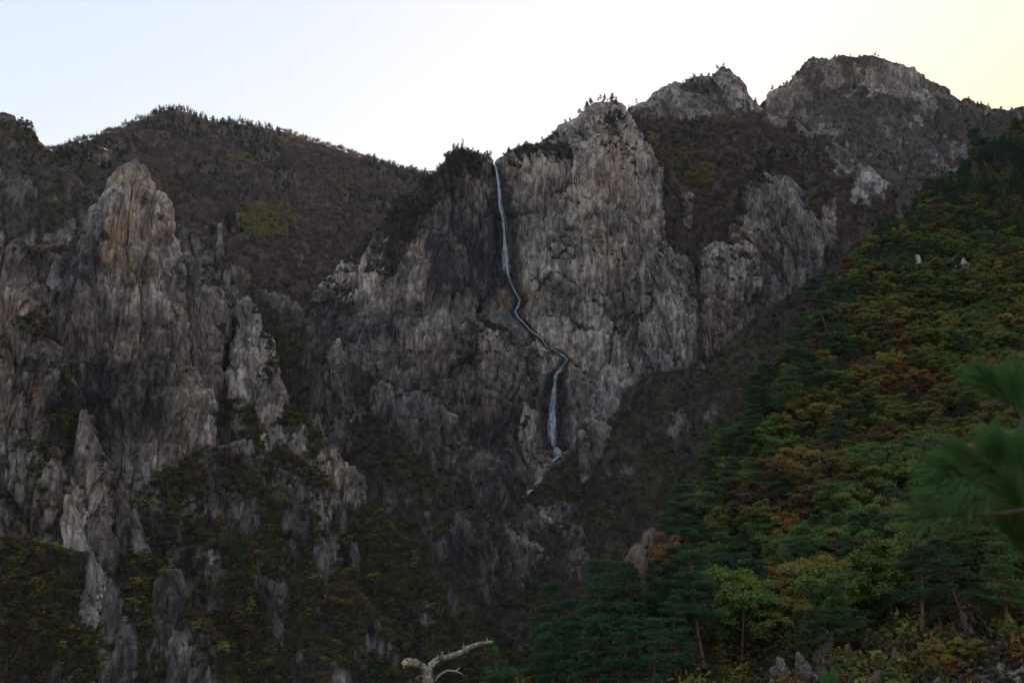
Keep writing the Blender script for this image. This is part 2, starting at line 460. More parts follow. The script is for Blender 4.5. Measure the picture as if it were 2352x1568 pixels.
# --- the two high peaks on the right
ridge('mountain', [(1600, 330, 1600), (1700, 268, 1600), (1740, 245, 1600), (1765, 226, 1600), (1791, 201, 1600), (1816, 180, 1600), (1837, 158, 1600), (1847, 139, 1600), (1870, 126, 1600), (1887, 131, 1600), (1904, 137, 1600),
                   (1938, 126, 1610), (1959, 131, 1610), (1988, 125, 1610), (2034, 135, 1610), (2064, 147, 1610), (2093, 158, 1600), (2118, 175, 1600), (2148, 194, 1600), (2173, 208, 1590), (2194, 221, 1590),
                   (2232, 228, 1580), (2261, 241, 1580), (2286, 247, 1570), (2311, 253, 1570), (2337, 243, 1570), (2420, 245, 1560), (2600, 270, 1560)],
      h=(-0.1, -1), prof=((0, 0), (120, 60), (260, 210), (520, 520)), back=((0, 0), (150, 300), (330, 600)), disp=0.65, veg=0.40, seed=5, step=3.8, k=3.0, rough=0.8, vegz=0.2,
      spots=[(1980, 230, 130, 40, 0.35), (1880, 200, 30, 70, -0.1), (2080, 190, 120, 45, -0.75), (1800, 235, 45, 60, -0.45), (2250, 290, 130, 45, 0.7), (1950, 330, 220, 60, 0.22), (2000, 460, 300, 90, 0.55), (1830, 350, 60, 40, 0.3)],
      dry=0.5, label='highest rocky peak at the right, bare slabs on its shoulder', tone=0.05)
crag('peak', [(1655, 157), (1631, 174), (1602, 182), (1560, 190), (1530, 209), (1500, 228), (1470, 240), (1445, 258), (1425, 300), (1410, 420)],
     [(1664, 154), (1677, 162), (1694, 180), (1711, 201), (1723, 226), (1738, 249), (1755, 300), (1780, 420)], 1340, 55, lean=0.3, disp=0.7, seed=8, vegbias=-0.25, k=4,
     spots=[(1610, 200, 60, 14, 0.7), (1640, 215, 40, 30, 0.5), (1700, 250, 50, 20, 0.6), (1470, 262, 40, 16, 0.6), (1560, 215, 60, 25, -0.3)], tone=0.05, vegz=0.7,
     label='pointed rocky peak standing between the dome and the highest mountain', kind='structure')
# --- brown wooded slope below the peaks, its right edge a rock rib
ridge('slope', [(1380, 300, 1150), (1440, 268, 1160), (1500, 275, 1170), (1600, 276, 1185), (1700, 268, 1185), (1750, 262, 1185), (1778, 264, 1185), (1816, 268, 1190), (1854, 285, 1175), (1887, 310, 1160), (1908, 320, 1150),
                (1950, 340, 1130), (1967, 369, 1115), (2001, 398, 1100), (2034, 436, 1080), (2060, 500, 1060), (2080, 600, 1040)],
      h=(-0.28, -1), prof=((0, 0), (80, 78), (130, 105), (420, 140)), back=((0, 0), (260, 200)), disp=0.75, veg=1.0, seed=12, step=4.0, rough=0.9, k=3.5, dveg=0.05,
      spots=[(1790, 275, 35, 18, -0.9), (1860, 300, 40, 26, -1.0), (1960, 370, 55, 45, -1.3), (2000, 420, 45, 45, -1.2), (1920, 345, 25, 22, -0.7), (1700, 285, 18, 10, -0.6), (1580, 470, 14, 60, -0.9), (1905, 520, 20, 70, -0.9)],
      warm=[(1790, 268, 30, 14, 0.5), (1930, 325, 30, 20, 0.4)],
      dry=0.9, label='brown wooded mountain slope below the pointed peak, bare rock rib along its right', tone=0.25)
# --- the great cliff of the waterfall: left buttress, right dome
crag('cliff', [(1052, 345), (1034, 352), (1008, 380), (978, 412), (933, 462), (890, 500), (837, 553), (795, 600), (753, 652), (715, 700), (690, 800), (680, 1150)],
     [(1066, 345), (1089, 360), (1110, 368), (1128, 378), (1136, 384), (1143, 420), (1147, 474), (1155, 500), (1158, 545), (1162, 588), (1166, 629), (1183, 671), (1186, 713), (1198, 738), (1219, 762), (1246, 782), (1262, 806),
      (1280, 828), (1276, 862), (1268, 900), (1264, 990), (1270, 1150)],
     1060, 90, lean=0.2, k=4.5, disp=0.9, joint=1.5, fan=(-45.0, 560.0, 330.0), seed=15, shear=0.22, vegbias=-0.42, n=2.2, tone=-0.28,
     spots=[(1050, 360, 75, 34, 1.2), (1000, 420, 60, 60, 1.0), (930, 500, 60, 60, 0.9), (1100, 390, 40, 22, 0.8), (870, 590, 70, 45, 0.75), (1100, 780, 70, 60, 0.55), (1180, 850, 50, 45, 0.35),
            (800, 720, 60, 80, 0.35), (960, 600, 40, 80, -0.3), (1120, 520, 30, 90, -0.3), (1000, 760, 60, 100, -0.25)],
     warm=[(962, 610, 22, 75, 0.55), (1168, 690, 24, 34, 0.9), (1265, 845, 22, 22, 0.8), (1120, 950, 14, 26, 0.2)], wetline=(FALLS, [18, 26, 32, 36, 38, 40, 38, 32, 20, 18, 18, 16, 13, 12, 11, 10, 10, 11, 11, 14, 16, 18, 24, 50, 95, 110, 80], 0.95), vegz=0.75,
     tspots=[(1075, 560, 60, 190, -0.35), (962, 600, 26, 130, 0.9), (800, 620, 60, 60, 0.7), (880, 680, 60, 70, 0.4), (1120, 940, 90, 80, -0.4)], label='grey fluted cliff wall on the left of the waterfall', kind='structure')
crag('cliff', [(1390, 240), (1370, 243), (1353, 246), (1332, 253), (1307, 275), (1282, 300), (1257, 325), (1236, 345), (1210, 364), (1177, 382), (1140, 396), (1124, 420), (1120, 474), (1120, 700), (1120, 900)],
     [(1399, 240), (1420, 253), (1441, 282), (1462, 312), (1478, 350), (1488, 371), (1504, 396), (1506, 450), (1510, 600), (1515, 900)],
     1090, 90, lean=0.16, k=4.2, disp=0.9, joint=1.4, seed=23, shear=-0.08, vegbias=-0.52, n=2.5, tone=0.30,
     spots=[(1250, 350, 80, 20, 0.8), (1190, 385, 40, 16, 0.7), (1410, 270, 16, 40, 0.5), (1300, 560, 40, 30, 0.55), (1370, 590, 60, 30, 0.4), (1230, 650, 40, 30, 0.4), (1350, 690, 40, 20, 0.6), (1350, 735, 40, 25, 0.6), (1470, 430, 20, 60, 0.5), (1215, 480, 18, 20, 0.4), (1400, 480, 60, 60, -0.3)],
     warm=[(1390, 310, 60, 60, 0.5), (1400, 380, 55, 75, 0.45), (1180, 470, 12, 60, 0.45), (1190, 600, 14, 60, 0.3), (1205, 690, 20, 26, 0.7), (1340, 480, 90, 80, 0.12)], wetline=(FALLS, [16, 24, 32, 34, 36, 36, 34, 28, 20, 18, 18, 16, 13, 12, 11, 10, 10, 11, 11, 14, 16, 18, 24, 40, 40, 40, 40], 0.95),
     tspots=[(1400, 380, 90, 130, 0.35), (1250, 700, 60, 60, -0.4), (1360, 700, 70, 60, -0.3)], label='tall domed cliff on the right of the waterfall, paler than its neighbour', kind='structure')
# --- rock right of the dome
crag('cliff', [(1745, 392), (1732, 398), (1707, 428), (1690, 466), (1677, 508), (1669, 550), (1650, 590), (1630, 700), (1620, 760)],
     [(1757, 390), (1791, 407), (1824, 432), (1849, 474), (1866, 516), (1879, 558), (1883, 600), (1880, 645), (1870, 760)],
     1090, 65, lean=0.20, disp=0.85, joint=1.5, seed=31, vegbias=-0.5, tone=0.12, n=2.4,
     spots=[(1740, 405, 60, 22, 0.8), (1700, 470, 14, 60, 0.7), (1850, 480, 18, 40, 0.5), (1800, 470, 40, 20, 0.3)], warm=[(1680, 530, 22, 40, 0.3)],
     label='rounded cliff face above the right gully, dark trees along its top', kind='structure')
crag('cliff', [(1640, 560), (1610, 575), (1595, 600), (1590, 660), (1585, 720), (1580, 860)],
     [(1660, 562), (1707, 580), (1728, 608), (1753, 625), (1752, 676), (1725, 710), (1700, 760), (1680, 860)],
     1050, 50, lean=0.20, disp=0.8, joint=1.5, seed=36, vegbias=-0.45, tone=0.2, n=2.4, spots=[(1700, 585, 30, 10, 0.5), (1640, 600, 20, 20, 0.4), (1600, 700, 10, 50, 0.4)], warm=[(1730, 650, 24, 30, 0.3)],
     label='lobed grey cliff right of the dark gully', kind='structure')
crag('cliff', [(1500, 545), (1486, 560), (1478, 590), (1470, 640), (1450, 690), (1425, 740), (1400, 790), (1370, 830), (1340, 870), (1310, 930), (1300, 1020)],
     [(1520, 550), (1560, 585), (1588, 600), (1604, 660), (1620, 700), (1625, 760), (1622, 830), (1620, 1020)],
     1040, 70, lean=0.2, disp=0.85, joint=1.5, seed=38, vegbias=-0.5, tone=0.2, n=2.3, spots=[(1530, 590, 40, 30, 0.5), (1400, 790, 60, 30, 0.6), (1450, 730, 40, 20, 0.35), (1590, 640, 12, 60, 0.5)], warm=[(1330, 860, 40, 40, 0.4), (1400, 860, 40, 30, 0.3), (1540, 760, 30, 20, 0.15)],
     wetline=([(1604, 600), (1606, 700), (1606, 820)], [6, 6, 8], 0.8), label='broad grey cliff between the lower waterfall and the right gully', kind='structure')
# --- slopes in front of the great cliff
ridge('slope', [(640, 770, 900), (760, 800, 895), (850, 862, 888), (930, 905, 884), (1000, 945, 878), (1062, 990, 874), (1120, 1040, 868), (1180, 1085, 866), (1207, 1140, 862), (1240, 1200, 845), (1290, 1270, 825), (1330, 1340, 805), (1380, 1420, 785)],
      h=(-0.25, -1), prof=((0, 0), (60, 55), (160, 130), (420, 380)), back=((0, 0), (150, 60)), disp=0.6, veg=0.62, seed=44, rough=0.9, dveg=0.15,
      spots=[(910, 900, 60, 25, -0.5), (1000, 940, 60, 30, -0.7), (1080, 1210, 50, 40, -0.5), (1120, 1290, 30, 60, -0.4), (1180, 1300, 30, 60, -0.4), (1240, 1250, 20, 60, -0.4)],
      label='shrubby slope at the foot of the great cliff')
ridge('slope', [(1190, 1160, 870), (1230, 1110, 880), (1275, 1068, 888), (1330, 1035, 895), (1390, 975, 903), (1440, 890, 912), (1500, 850, 918), (1560, 845, 922), (1620, 838, 928), (1690, 770, 948), (1760, 705, 958), (1850, 655, 968), (1930, 590, 978), (2000, 520, 990)],
      h=(-0.4, -1), prof=((0, 0), (60, 60), (200, 200), (420, 420)), back=((0, 0), (140, 60)), disp=0.55, veg=0.85, seed=47, rough=0.9, dveg=0.1,
      spots=[(1560, 985, 24, 40, -1.0), (1640, 960, 20, 30, -0.9), (1430, 1085, 50, 20, -0.5), (1290, 1180, 40, 30, -0.8), (1310, 1220, 30, 30, -0.9), (1230, 1190, 30, 30, -0.7), (1330, 1280, 30, 40, -0.6)],
      label='dark wooded slope right of the stream')
# --- left: back crags, pinnacle, ridge
crag('crag', [(-130, 290), (-140, 600), (-150, 900)], [(-100, 288), (25, 291), (55, 293), (78, 301), (88, 320), (99, 337), (109, 356), (128, 366), (150, 392), (168, 417), (185, 438), (210, 450), (222, 480), (235, 560), (240, 900)],
     820, 80, lean=0.35, disp=0.75, seed=52, vegbias=-0.05, tone=-0.35, spots=[(60, 310, 60, 26, 0.5), (130, 420, 30, 40, 0.5), (90, 500, 70, 50, 0.55), (190, 560, 40, 60, 0.5), (175, 440, 30, 30, -0.5), (40, 380, 40, 60, -0.2)],
     label='rugged crag at the far left edge with pines on its top', kind='structure', vegz=0.6)
ridge('slope', [(120, 375, 1000), (160, 352, 1010), (200, 345, 1020), (240, 350, 1020), (290, 370, 1010), (340, 400, 1000), (380, 450, 990), (420, 520, 980), (470, 590, 970), (540, 660, 960), (640, 740, 950), (760, 830, 940)],
      h=(0.0, -1), prof=((0, 0), (80, 60), (300, 280)), disp=0.7, veg=0.95, seed=55, spots=[(235, 365, 26, 22, -1.0), (215, 362, 14, 14, -0.8)], label='dark wooded spur behind the stone pinnacle', dveg=0.1)
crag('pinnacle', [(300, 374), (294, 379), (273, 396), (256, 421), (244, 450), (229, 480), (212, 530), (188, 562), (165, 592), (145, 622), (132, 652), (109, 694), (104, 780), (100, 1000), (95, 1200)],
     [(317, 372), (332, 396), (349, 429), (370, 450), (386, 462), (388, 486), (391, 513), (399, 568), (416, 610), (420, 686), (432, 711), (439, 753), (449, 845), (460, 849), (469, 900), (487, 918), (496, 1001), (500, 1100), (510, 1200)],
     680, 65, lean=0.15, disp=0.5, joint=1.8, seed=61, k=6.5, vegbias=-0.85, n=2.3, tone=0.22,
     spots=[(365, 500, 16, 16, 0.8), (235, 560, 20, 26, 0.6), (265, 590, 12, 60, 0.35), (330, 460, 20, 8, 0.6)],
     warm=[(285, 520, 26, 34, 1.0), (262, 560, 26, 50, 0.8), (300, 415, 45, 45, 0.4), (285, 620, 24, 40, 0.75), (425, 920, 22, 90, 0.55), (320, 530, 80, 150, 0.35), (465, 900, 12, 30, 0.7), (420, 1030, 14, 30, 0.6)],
     tspots=[(185, 820, 95, 270, -0.75), (320, 900, 80, 160, -0.3), (300, 480, 90, 110, 0.45), (455, 930, 40, 120, 0.5)], label='tall sharp granite pinnacle with orange scars, left of centre', cat='rock pinnacle', thing=True)  # tspots put the shade of the lower half into the rock colour
crag('crag', [(402, 500), (390, 520), (380, 640), (380, 1000)], [(406, 500), (420, 522), (441, 534), (462, 547), (487, 551), (521, 585), (546, 614), (575, 613), (588, 645), (596, 665), (630, 672), (672, 680), (693, 700), (710, 735), (731, 772), (740, 830), (750, 1000)],
     800, 55, lean=0.2, disp=0.62, joint=1.8, seed=66, vegbias=-0.2, tone=-0.45, n=2.2, spots=[(560, 720, 90, 60, 0.5), (650, 790, 70, 60, 0.65), (470, 620, 30, 60, 0.1), (660, 700, 40, 26, -0.4), (600, 860, 60, 60, 0.6)], warm=[(572, 640, 22, 24, 0.8), (625, 668, 20, 10, 0.6)],
     label='long jagged rock ridge falling away to the right behind the pinnacle', kind='structure')
for nm, args in {
    'a': dict(left=[(502, 512), (499, 540), (496, 620)], right=[(509, 512), (514, 545), (524, 620)], D=798, ry=10, seed=70, label='thin dark rock needle on the ridge behind the pinnacle'),
    'b': dict(left=[(772, 782), (752, 800), (730, 860), (725, 960)], right=[(786, 781), (798, 820), (806, 850), (800, 960)], D=800, ry=25, seed=71, label='blunt grey rock tooth at the low end of the jagged ridge'),
    'c': dict(left=[(470, 655), (445, 690), (440, 780), (450, 900)], right=[(478, 655), (498, 668), (518, 681), (526, 715), (528, 778), (524, 838), (520, 900)], D=705, ry=26, seed=72, label='pale slender buttress just right of the pinnacle'),
    'd': dict(left=[(545, 690), (540, 720), (535, 800), (530, 960)], right=[(575, 690), (592, 706), (599, 748), (618, 786), (632, 820), (640, 850), (652, 905), (660, 960)], D=718, ry=35, seed=73, label='steep dark buttress two steps right of the pinnacle'),
    'e': dict(left=[(640, 935), (630, 1000), (620, 1100)], right=[(652, 930), (672, 960), (690, 1010), (700, 1060), (712, 1130)], D=695, ry=25, seed=74, label='rib of grey rock running down from the dark buttress'),
    'f': dict(left=[(725, 960), (715, 1000), (705, 1060)], right=[(733, 958), (745, 990), (760, 1060)], D=690, ry=12, seed=75, label='small twin rock tooth below the jagged ridge'),
}.items():
    crag('rock_spire', vbot=None, lean=0.25, disp=0.5, fk=18.0, joint=1.5, vegbias=-0.55, cat='rock', thing=True, group='rock spires right of the pinnacle', **args)
# --- left near fluted wall
crag('cliff', [(-130, 560), (-140, 900), (-150, 1350)],
     [(-90, 545), (0, 517), (50, 534), (76, 555), (105, 583), (102, 652), (113, 715), (130, 757), (139, 795), (160, 840), (173, 886), (176, 918), (198, 948), (212, 987), (221, 1024), (239, 1079), (250, 1150), (262, 1250), (280, 1350)],
     570, 60, lean=0.2, disp=0.75, joint=2.4, seed=81, k=5.5, vegbias=-0.52, n=3.2, tone=-0.25, spots=[(150, 960, 26, 90, 0.7), (70, 740, 12, 60, 0.4), (60, 590, 40, 12, 0.6), (100, 1180, 60, 50, 0.3), (30, 1200, 60, 60, 0.4), (200, 1260, 50, 60, 0.5)],
     warm=[(15, 760, 20, 80, 0.5), (85, 920, 14, 70, 0.65), (70, 700, 30, 60, 0.25)],
     tspots=[(30, 760, 50, 130, 0.5), (150, 950, 40, 120, -0.5), (60, 1050, 60, 60, 0.4)], ext=350, label='columned grey cliff wall at the left edge, closest of the rock faces', kind='structure')
# --- left lower spurs
ridge('slope', [(520, 860, 690), (600, 905, 690), (660, 935, 688), (700, 990, 685), (770, 1030, 680), (830, 1110, 676), (880, 1190, 670), (940, 1260, 664), (1000, 1330, 660), (1080, 1405, 655), (1180, 1460, 650), (1300, 1540, 645)],
      h=(-0.3, -1), prof=((0, 0), (50, 40), (140, 120), (330, 320)), back=((0, 0), (150, 60)), disp=0.6, veg=0.60, seed=101, dveg=0.2,
      spots=[(690, 1010, 20, 40, -0.5), (780, 1090, 30, 40, -0.3), (830, 1140, 20, 30, -0.5), (640, 1000, 60, 40, -0.25)],
      label='dark autumn spur running down the middle of the valley')
ridge('slope', [(230, 1240, 560), (280, 1180, 562), (330, 1115, 570), (380, 1085, 576), (430, 1062, 590), (490, 1022, 622), (560, 1003, 638), (600, 1030, 640), (640, 1068, 635), (690, 1090, 630), (712, 1150, 622), (722, 1230, 612), (760, 1290, 602), (820, 1350, 592), (870, 1410, 582), (900, 1480, 572), (950, 1570, 562), (1010, 1670, 552)],
      h=(-0.3, -1), prof=((0, 0), (40, 26), (120, 100), (300, 300)), back=((0, 0), (150, 60)), disp=0.6, veg=0.58, seed=105, dveg=0.2,
      spots=[(540, 1030, 40, 30, -0.5), (430, 1110, 60, 40, 0.3), (450, 1170, 60, 30, -0.3), (690, 1140, 24, 50, -0.6), (520, 1230, 70, 40, 0.3), (740, 1270, 20, 30, -0.4)],
      label='spur of shrubs and bare ribs below the pinnacle')
ridge('slope', [(-350, 1210, 440), (-60, 1220, 440), (60, 1235, 445), (160, 1260, 462), (240, 1275, 482), (300, 1262, 496), (350, 1280, 500), (400, 1316, 505), (432, 1392, 495), (470, 1460, 488), (505, 1530, 480), (560, 1620, 470), (640, 1720, 460)],
      h=(-0.25, -1), prof=((0, 0), (40, 30), (120, 110), (240, 240)), back=((0, 0), (150, 60)), disp=0.55, veg=0.66, seed=109, dveg=0.2,
      spots=[(400, 1360, 26, 50, -0.5), (460, 1510, 36, 50, -0.8), (120, 1430, 60, 30, -0.2)],
      label='lowest left spur covered with yellowing bushes')
for nm, args in {
    'a': dict(left=[(185, 945), (175, 1000), (168, 1080), (160, 1200)], right=[(200, 948), (214, 990), (228, 1040), (242, 1080), (250, 1112), (262, 1200)], D=520, ry=18, seed=90, tone=0.3, label='leaning grey slab beside the columned wall'),
    'b': dict(left=[(268, 1100), (262, 1140), (258, 1240)], right=[(277, 1099), (292, 1120), (299, 1162), (308, 1240)], D=530, ry=12, seed=91, tone=0.1, label='narrow twin-topped rock tooth at the foot of the pinnacle'),
    'c': dict(left=[(150, 1140), (142, 1200), (155, 1280), (170, 1360)], right=[(168, 1145), (196, 1210), (226, 1270), (246, 1320), (256, 1370)], D=500, ry=18, seed=92, tone=0.6, label='bright pale slab slanting down the lower left cliff'),
    'd': dict(left=[(215, 1190), (208, 1240), (220, 1330)], right=[(245, 1195), (262, 1230), (270, 1280), (262, 1335)], D=508, ry=14, seed=93, tone=-0.2, label='dark smooth rock panel right of the bright slab'),
    'e': dict(left=[(-20, 900), (-30, 1000), (-30, 1250)], right=[(60, 1010), (110, 1040), (140, 1100), (155, 1180), (165, 1280)], D=492, ry=25, seed=94, tone=0.15, label='stepped rock apron below the columned wall'),
    'f': dict(left=[(304, 1165), (300, 1200), (300, 1260)], right=[(317, 1172), (334, 1216), (342, 1262)], D=520, ry=12, seed=95, tone=-0.1, label='low rock tooth at the end of the left wall'),
    'g': dict(left=[(246, 1330), (236, 1370), (230, 1460)], right=[(262, 1335), (285, 1370), (290, 1410), (300, 1470)], D=485, ry=12, seed=96, tone=0.0, label='grey outcrop among yellow bushes below the bright slab'),
}.items():
    args = dict(args); args['tone'] = args['tone'] - 0.2
    crag('rock_outcrop', lean=-0.1 if nm in 'cdeg' else 0.3, disp=0.5, joint=1.6, vegbias=-0.42, cat='rock', thing=True, group='outcrops on the lower left slopes', ext=110, seat=['slope'] if nm in 'cdeg' else None, **args)
for nm, args in {
    'a': dict(left=[(375, 1305), (362, 1340), (360, 1430), (370, 1470)], right=[(395, 1302), (415, 1320), (428, 1370), (436, 1430), (446, 1480)], D=480, ry=14, seed=120, label='squat grey outcrop with yellow shrubs below it, lower left'),
    'b': dict(left=[(395, 1440), (390, 1500), (395, 1620)], right=[(440, 1445), (470, 1480), (500, 1530), (530, 1600), (540, 1640)], D=455, ry=18, seed=121, label='long bare slab running off the bottom edge, lower left', tone=0.0),
    'c': dict(left=[(590, 1285), (575, 1315), (585, 1350), (610, 1400)], right=[(604, 1285), (625, 1310), (655, 1340), (665, 1400), (668, 1440)], D=560, ry=12, seed=122, label='tan-faced outcrop in the middle of the lower left slope', warm=[(610, 1320, 14, 18, 0.6)]),
    'd': dict(left=[(680, 1105), (660, 1150), (655, 1215), (690, 1260)], right=[(698, 1103), (710, 1140), (716, 1200), (720, 1250)], D=612, ry=12, seed=123, label='upright pointed outcrop on the crest of the middle spur'),
    'e': dict(left=[(778, 1152), (764, 1190), (760, 1230)], right=[(786, 1153), (800, 1190), (806, 1232)], D=655, ry=9, seed=124, label='small pale outcrop right of the upright pointed one'),
    'f': dict(left=[(806, 1250), (800, 1290), (803, 1330)], right=[(820, 1248), (830, 1280), (832, 1325)], D=640, ry=8, seed=125, label='small square-topped rock in the trees of the valley spur'),
    'g': dict(left=[(684, 1485), (668, 1530), (660, 1600)], right=[(690, 1484), (706, 1530), (722, 1600)], D=525, ry=9, seed=126, label='lone grey rock fang near the bottom edge, left'),
    'h': dict(left=[(10, 1500), (-10, 1540), (-40, 1640)], right=[(30, 1502), (60, 1545), (95, 1640)], D=425, ry=12, seed=127, label='dark rounded rock in the bottom left corner', tone=-0.15),
    'i': dict(left=[(1040, 1180), (1030, 1220), (1035, 1280)], right=[(1065, 1178), (1110, 1215), (1135, 1250), (1145, 1310)], D=790, ry=16, seed=128, label='broken grey cliff band low in the middle of the valley'),
    'j': dict(left=[(1032, 1350), (1020, 1390), (1020, 1430)], right=[(1040, 1349), (1055, 1380), (1062, 1430)], D=630, ry=7, seed=129, label='small tan rock near the valley bottom'),
    'k': dict(left=[(560, 1165), (545, 1195), (540, 1240)], right=[(575, 1165), (590, 1200), (596, 1250)], D=590, ry=9, seed=130, label='low broken rock on the shrubby shoulder below the pinnacle', tone=-0.1),
    'l': dict(left=[(735, 1252), (725, 1280), (730, 1340)], right=[(742, 1252), (775, 1300), (800, 1360)], D=596, ry=8, seed=131, label='thin dark rib edging the middle spur', tone=-0.2),
    'm': dict(left=[(1075, 1016), (1045, 1030), (1030, 1045), (1010, 1090), (1000, 1150)], right=[(1100, 1016), (1135, 1046), (1158, 1070), (1171, 1102), (1182, 1160)], D=856, ry=30, seed=132, label='rounded crag knoll just left of the stream below the falls', tone=0.05),
    'n': dict(left=[(872, 876), (862, 890), (850, 940), (850, 1000)], right=[(880, 876), (937, 900), (969, 890), (1010, 936), (1047, 959), (1061, 982), (1070, 1030)], D=884, ry=26, seed=133, label='sloping rock shelf left of the lower waterfall', warm=[(880, 885, 24, 12, 0.7)], tone=0.1),
    'o': dict(left=[(995, 1003), (985, 1020), (980, 1060)], right=[(1005, 1003), (1020, 1020), (1028, 1060)], D=856, ry=9, seed=134, label='little rock stump between the shelf and the knoll'),
    'p': dict(left=[(1346, 969), (1334, 988), (1330, 1030), (1328, 1070)], right=[(1380, 967), (1404, 986), (1414, 1030), (1420, 1070)], D=890, ry=20, seed=135, label='blocky grey boulder right of the lower waterfall', tone=0.35),
    'q': dict(left=[(1560, 950), (1545, 975), (1540, 1010)], right=[(1575, 950), (1588, 975), (1585, 1010)], D=870, ry=8, seed=136, label='small blue-grey rock in the brown slope right of the falls', tone=0.2),
}.items():
    args = dict(args); args['tone'] = args.get('tone', 0.0) - 0.22
    crag('rock_outcrop', lean=0.0, disp=0.55, joint=1.6, vegbias=-0.38, cat='rock', thing=True, group='outcrops on the valley slopes', seat=['slope'], ext=140, step=3.3, **args)

# --- right near slope: a height field through surveyed ground points
GP = [(1050, 1740, 100), (1150, 1660, 105), (1250, 1575, 110), (1330, 1525, 117), (1430, 1430, 135), (1540, 1285, 195), (1620, 1130, 250), (1720, 975, 290), (1800, 862, 330), (1880, 760, 370), (1950, 655, 410),
      (2010, 560, 440), (2100, 490, 480), (2200, 428, 520), (2300, 385, 560), (2450, 350, 590), (2700, 330, 600),
      (2200, 520, 450), (2300, 490, 465), (2420, 470, 470), (2100, 570, 430), (2352, 590, 410), (2000, 640, 400), (2700, 480, 480),
      (2352, 700, 345), (2100, 800, 320), (2352, 1000, 215), (2000, 1050, 235), (1800, 1150, 222), (1650, 1320, 180), (2200, 1250, 152), (1900, 1350, 145), (1600, 1450, 132), (2352, 1420, 100), (2100, 1500, 95), (1800, 1590, 95), (1500, 1600, 100), (2352, 1640, 74),
      (2700, 1000, 220), (2700, 1450, 100), (1200, 1760, 60), (1700, 1850, 50), (2300, 1900, 40)]
gp = [at(*p) for p in GP]
ext = []
for (u, v, D), p in list(zip(GP, gp))[:16]:
    ext.append(p + np.array([-0.25 * D ** 0.5 * 6, 0.10 * D, -0.45 * D]))
    if D > 400: ext.append(p + np.array([10, 0.35 * D, -0.35 * D]))
ext += [np.array(p, float) for p in ((-40, 40, -30), (-80, 90, -60), (0, 20, -13), (30, 15, -11), (60, 30, -6), (120, 60, -2), (160, 110, 10), (-60, 10, -22), (200, 200, 40), (300, 300, 85), (420, 470, 165), (0, 0, -9), (60, 0, -8), (120, 10, 0), (300, 150, 60), (500, 320, 150), (720, 600, 200), (450, 800, 60), (650, 900, 90), (300, 800, 0))]
CTRL = np.array(gp + ext)
def tps_fit(XY, Z, lam=0.6):
    n = len(XY); d = np.linalg.norm(XY[:, None] - XY[None], axis=-1) / 100
    K = -np.sqrt(d * d + 0.01) - 0.0 * lam * np.eye(n)
    Pm = np.concatenate([np.ones((n, 1)), XY / 100], 1)
    A = np.block([[K, Pm], [Pm.T, np.zeros((3, 3))]])
    return np.linalg.solve(A, np.concatenate([Z, np.zeros(3)]))
_w = tps_fit(CTRL[:, :2], CTRL[:, 2])
def ground_z(x, y):
    x = np.asarray(x, float); y = np.asarray(y, float)
    sh = x.shape; q = np.stack([x.ravel(), y.ravel()], -1)
    z = _w[-3] + _w[-2] * q[:, 0] / 100 + _w[-1] * q[:, 1] / 100
    for i, c in enumerate(CTRL):
        d = np.hypot(q[:, 0] - c[0], q[:, 1] - c[1]) / 100
        z -= _w[i] * np.sqrt(d * d + 0.01)
    z = z.reshape(sh)
    z += noise3(x / 40, y / 40, 0.5, 201) * 3.0 + noise3(x / 12, y / 12, 0.5, 202) * 1.0 + noise3(x / 4, y / 4, 0.5, 203) * 0.3
    return z
ang = np.radians(np.linspace(-32, 48, 250)); dist = np.exp(np.linspace(math.log(9), math.log(800), 230))
X = dist[:, None] * np.sin(ang)[None]; Y = dist[:, None] * np.cos(ang)[None]
Z = ground_z(X, Y)
RS = finish('slope_near', np.stack([X, Y, Z], -1), False, 0.4, 0.80, 205, vegz=0.35, litter=0.85)
RS.name = 'slope'
tag(RS, 'near wooded slope filling the right side', None, None, 'structure')
SURF['near'] = SURF.pop('slope_near')

# --- valley floor, out of sight below the slopes
me = bpy.data.meshes.new('ground')
gx = np.linspace(-3200, 3200, 60); gy = np.linspace(-3000, 4200, 60)
GX, GY = np.meshgrid(gx, gy)
GZ = -300 + 25 * noise3(GX / 500, GY / 500, 0.2, 402) - 0.0 * GX
o = finish('ground', np.stack([GX, GY, GZ], -1), False, 0.3, 1.0, 400)
tag(o, 'low valley floor hidden beneath the slopes', None, None, 'structure')

# --- unseen mountain added beyond the right edge to keep evening sun off the valley
me = bpy.data.meshes.new('mountain')
su = np.linspace(0, 1, 90); tv_ = np.linspace(-1, 1, 70)
cx = 440 + 660 * su; cy = 180 + 1220 * su; cz = 330 + 330 * np.sin(su * 2.0) + 20 * noise3(su * 9, 0.3, 0.1, 88)
Vm = np.empty((70, 90, 3)); hx, hy = 0.89, -0.455
Vm[..., 0] = cx[None] + hx * 420 * tv_[:, None]; Vm[..., 1] = cy[None] + hy * 420 * tv_[:, None]; Vm[..., 2] = cz[None] - 420 * np.abs(tv_[:, None]) ** 1.1
Vm[..., 2] += 25 * noise3(Vm[..., 0] / 120, Vm[..., 1] / 120, 0.4, 89)
o = finish('mountain', Vm, False, 0.5, 0.8, 90)
tag(o, 'unseen mountain shoulder added beyond the right edge to block the sun', None, None, 'structure')
SURF['mountain'].pop()

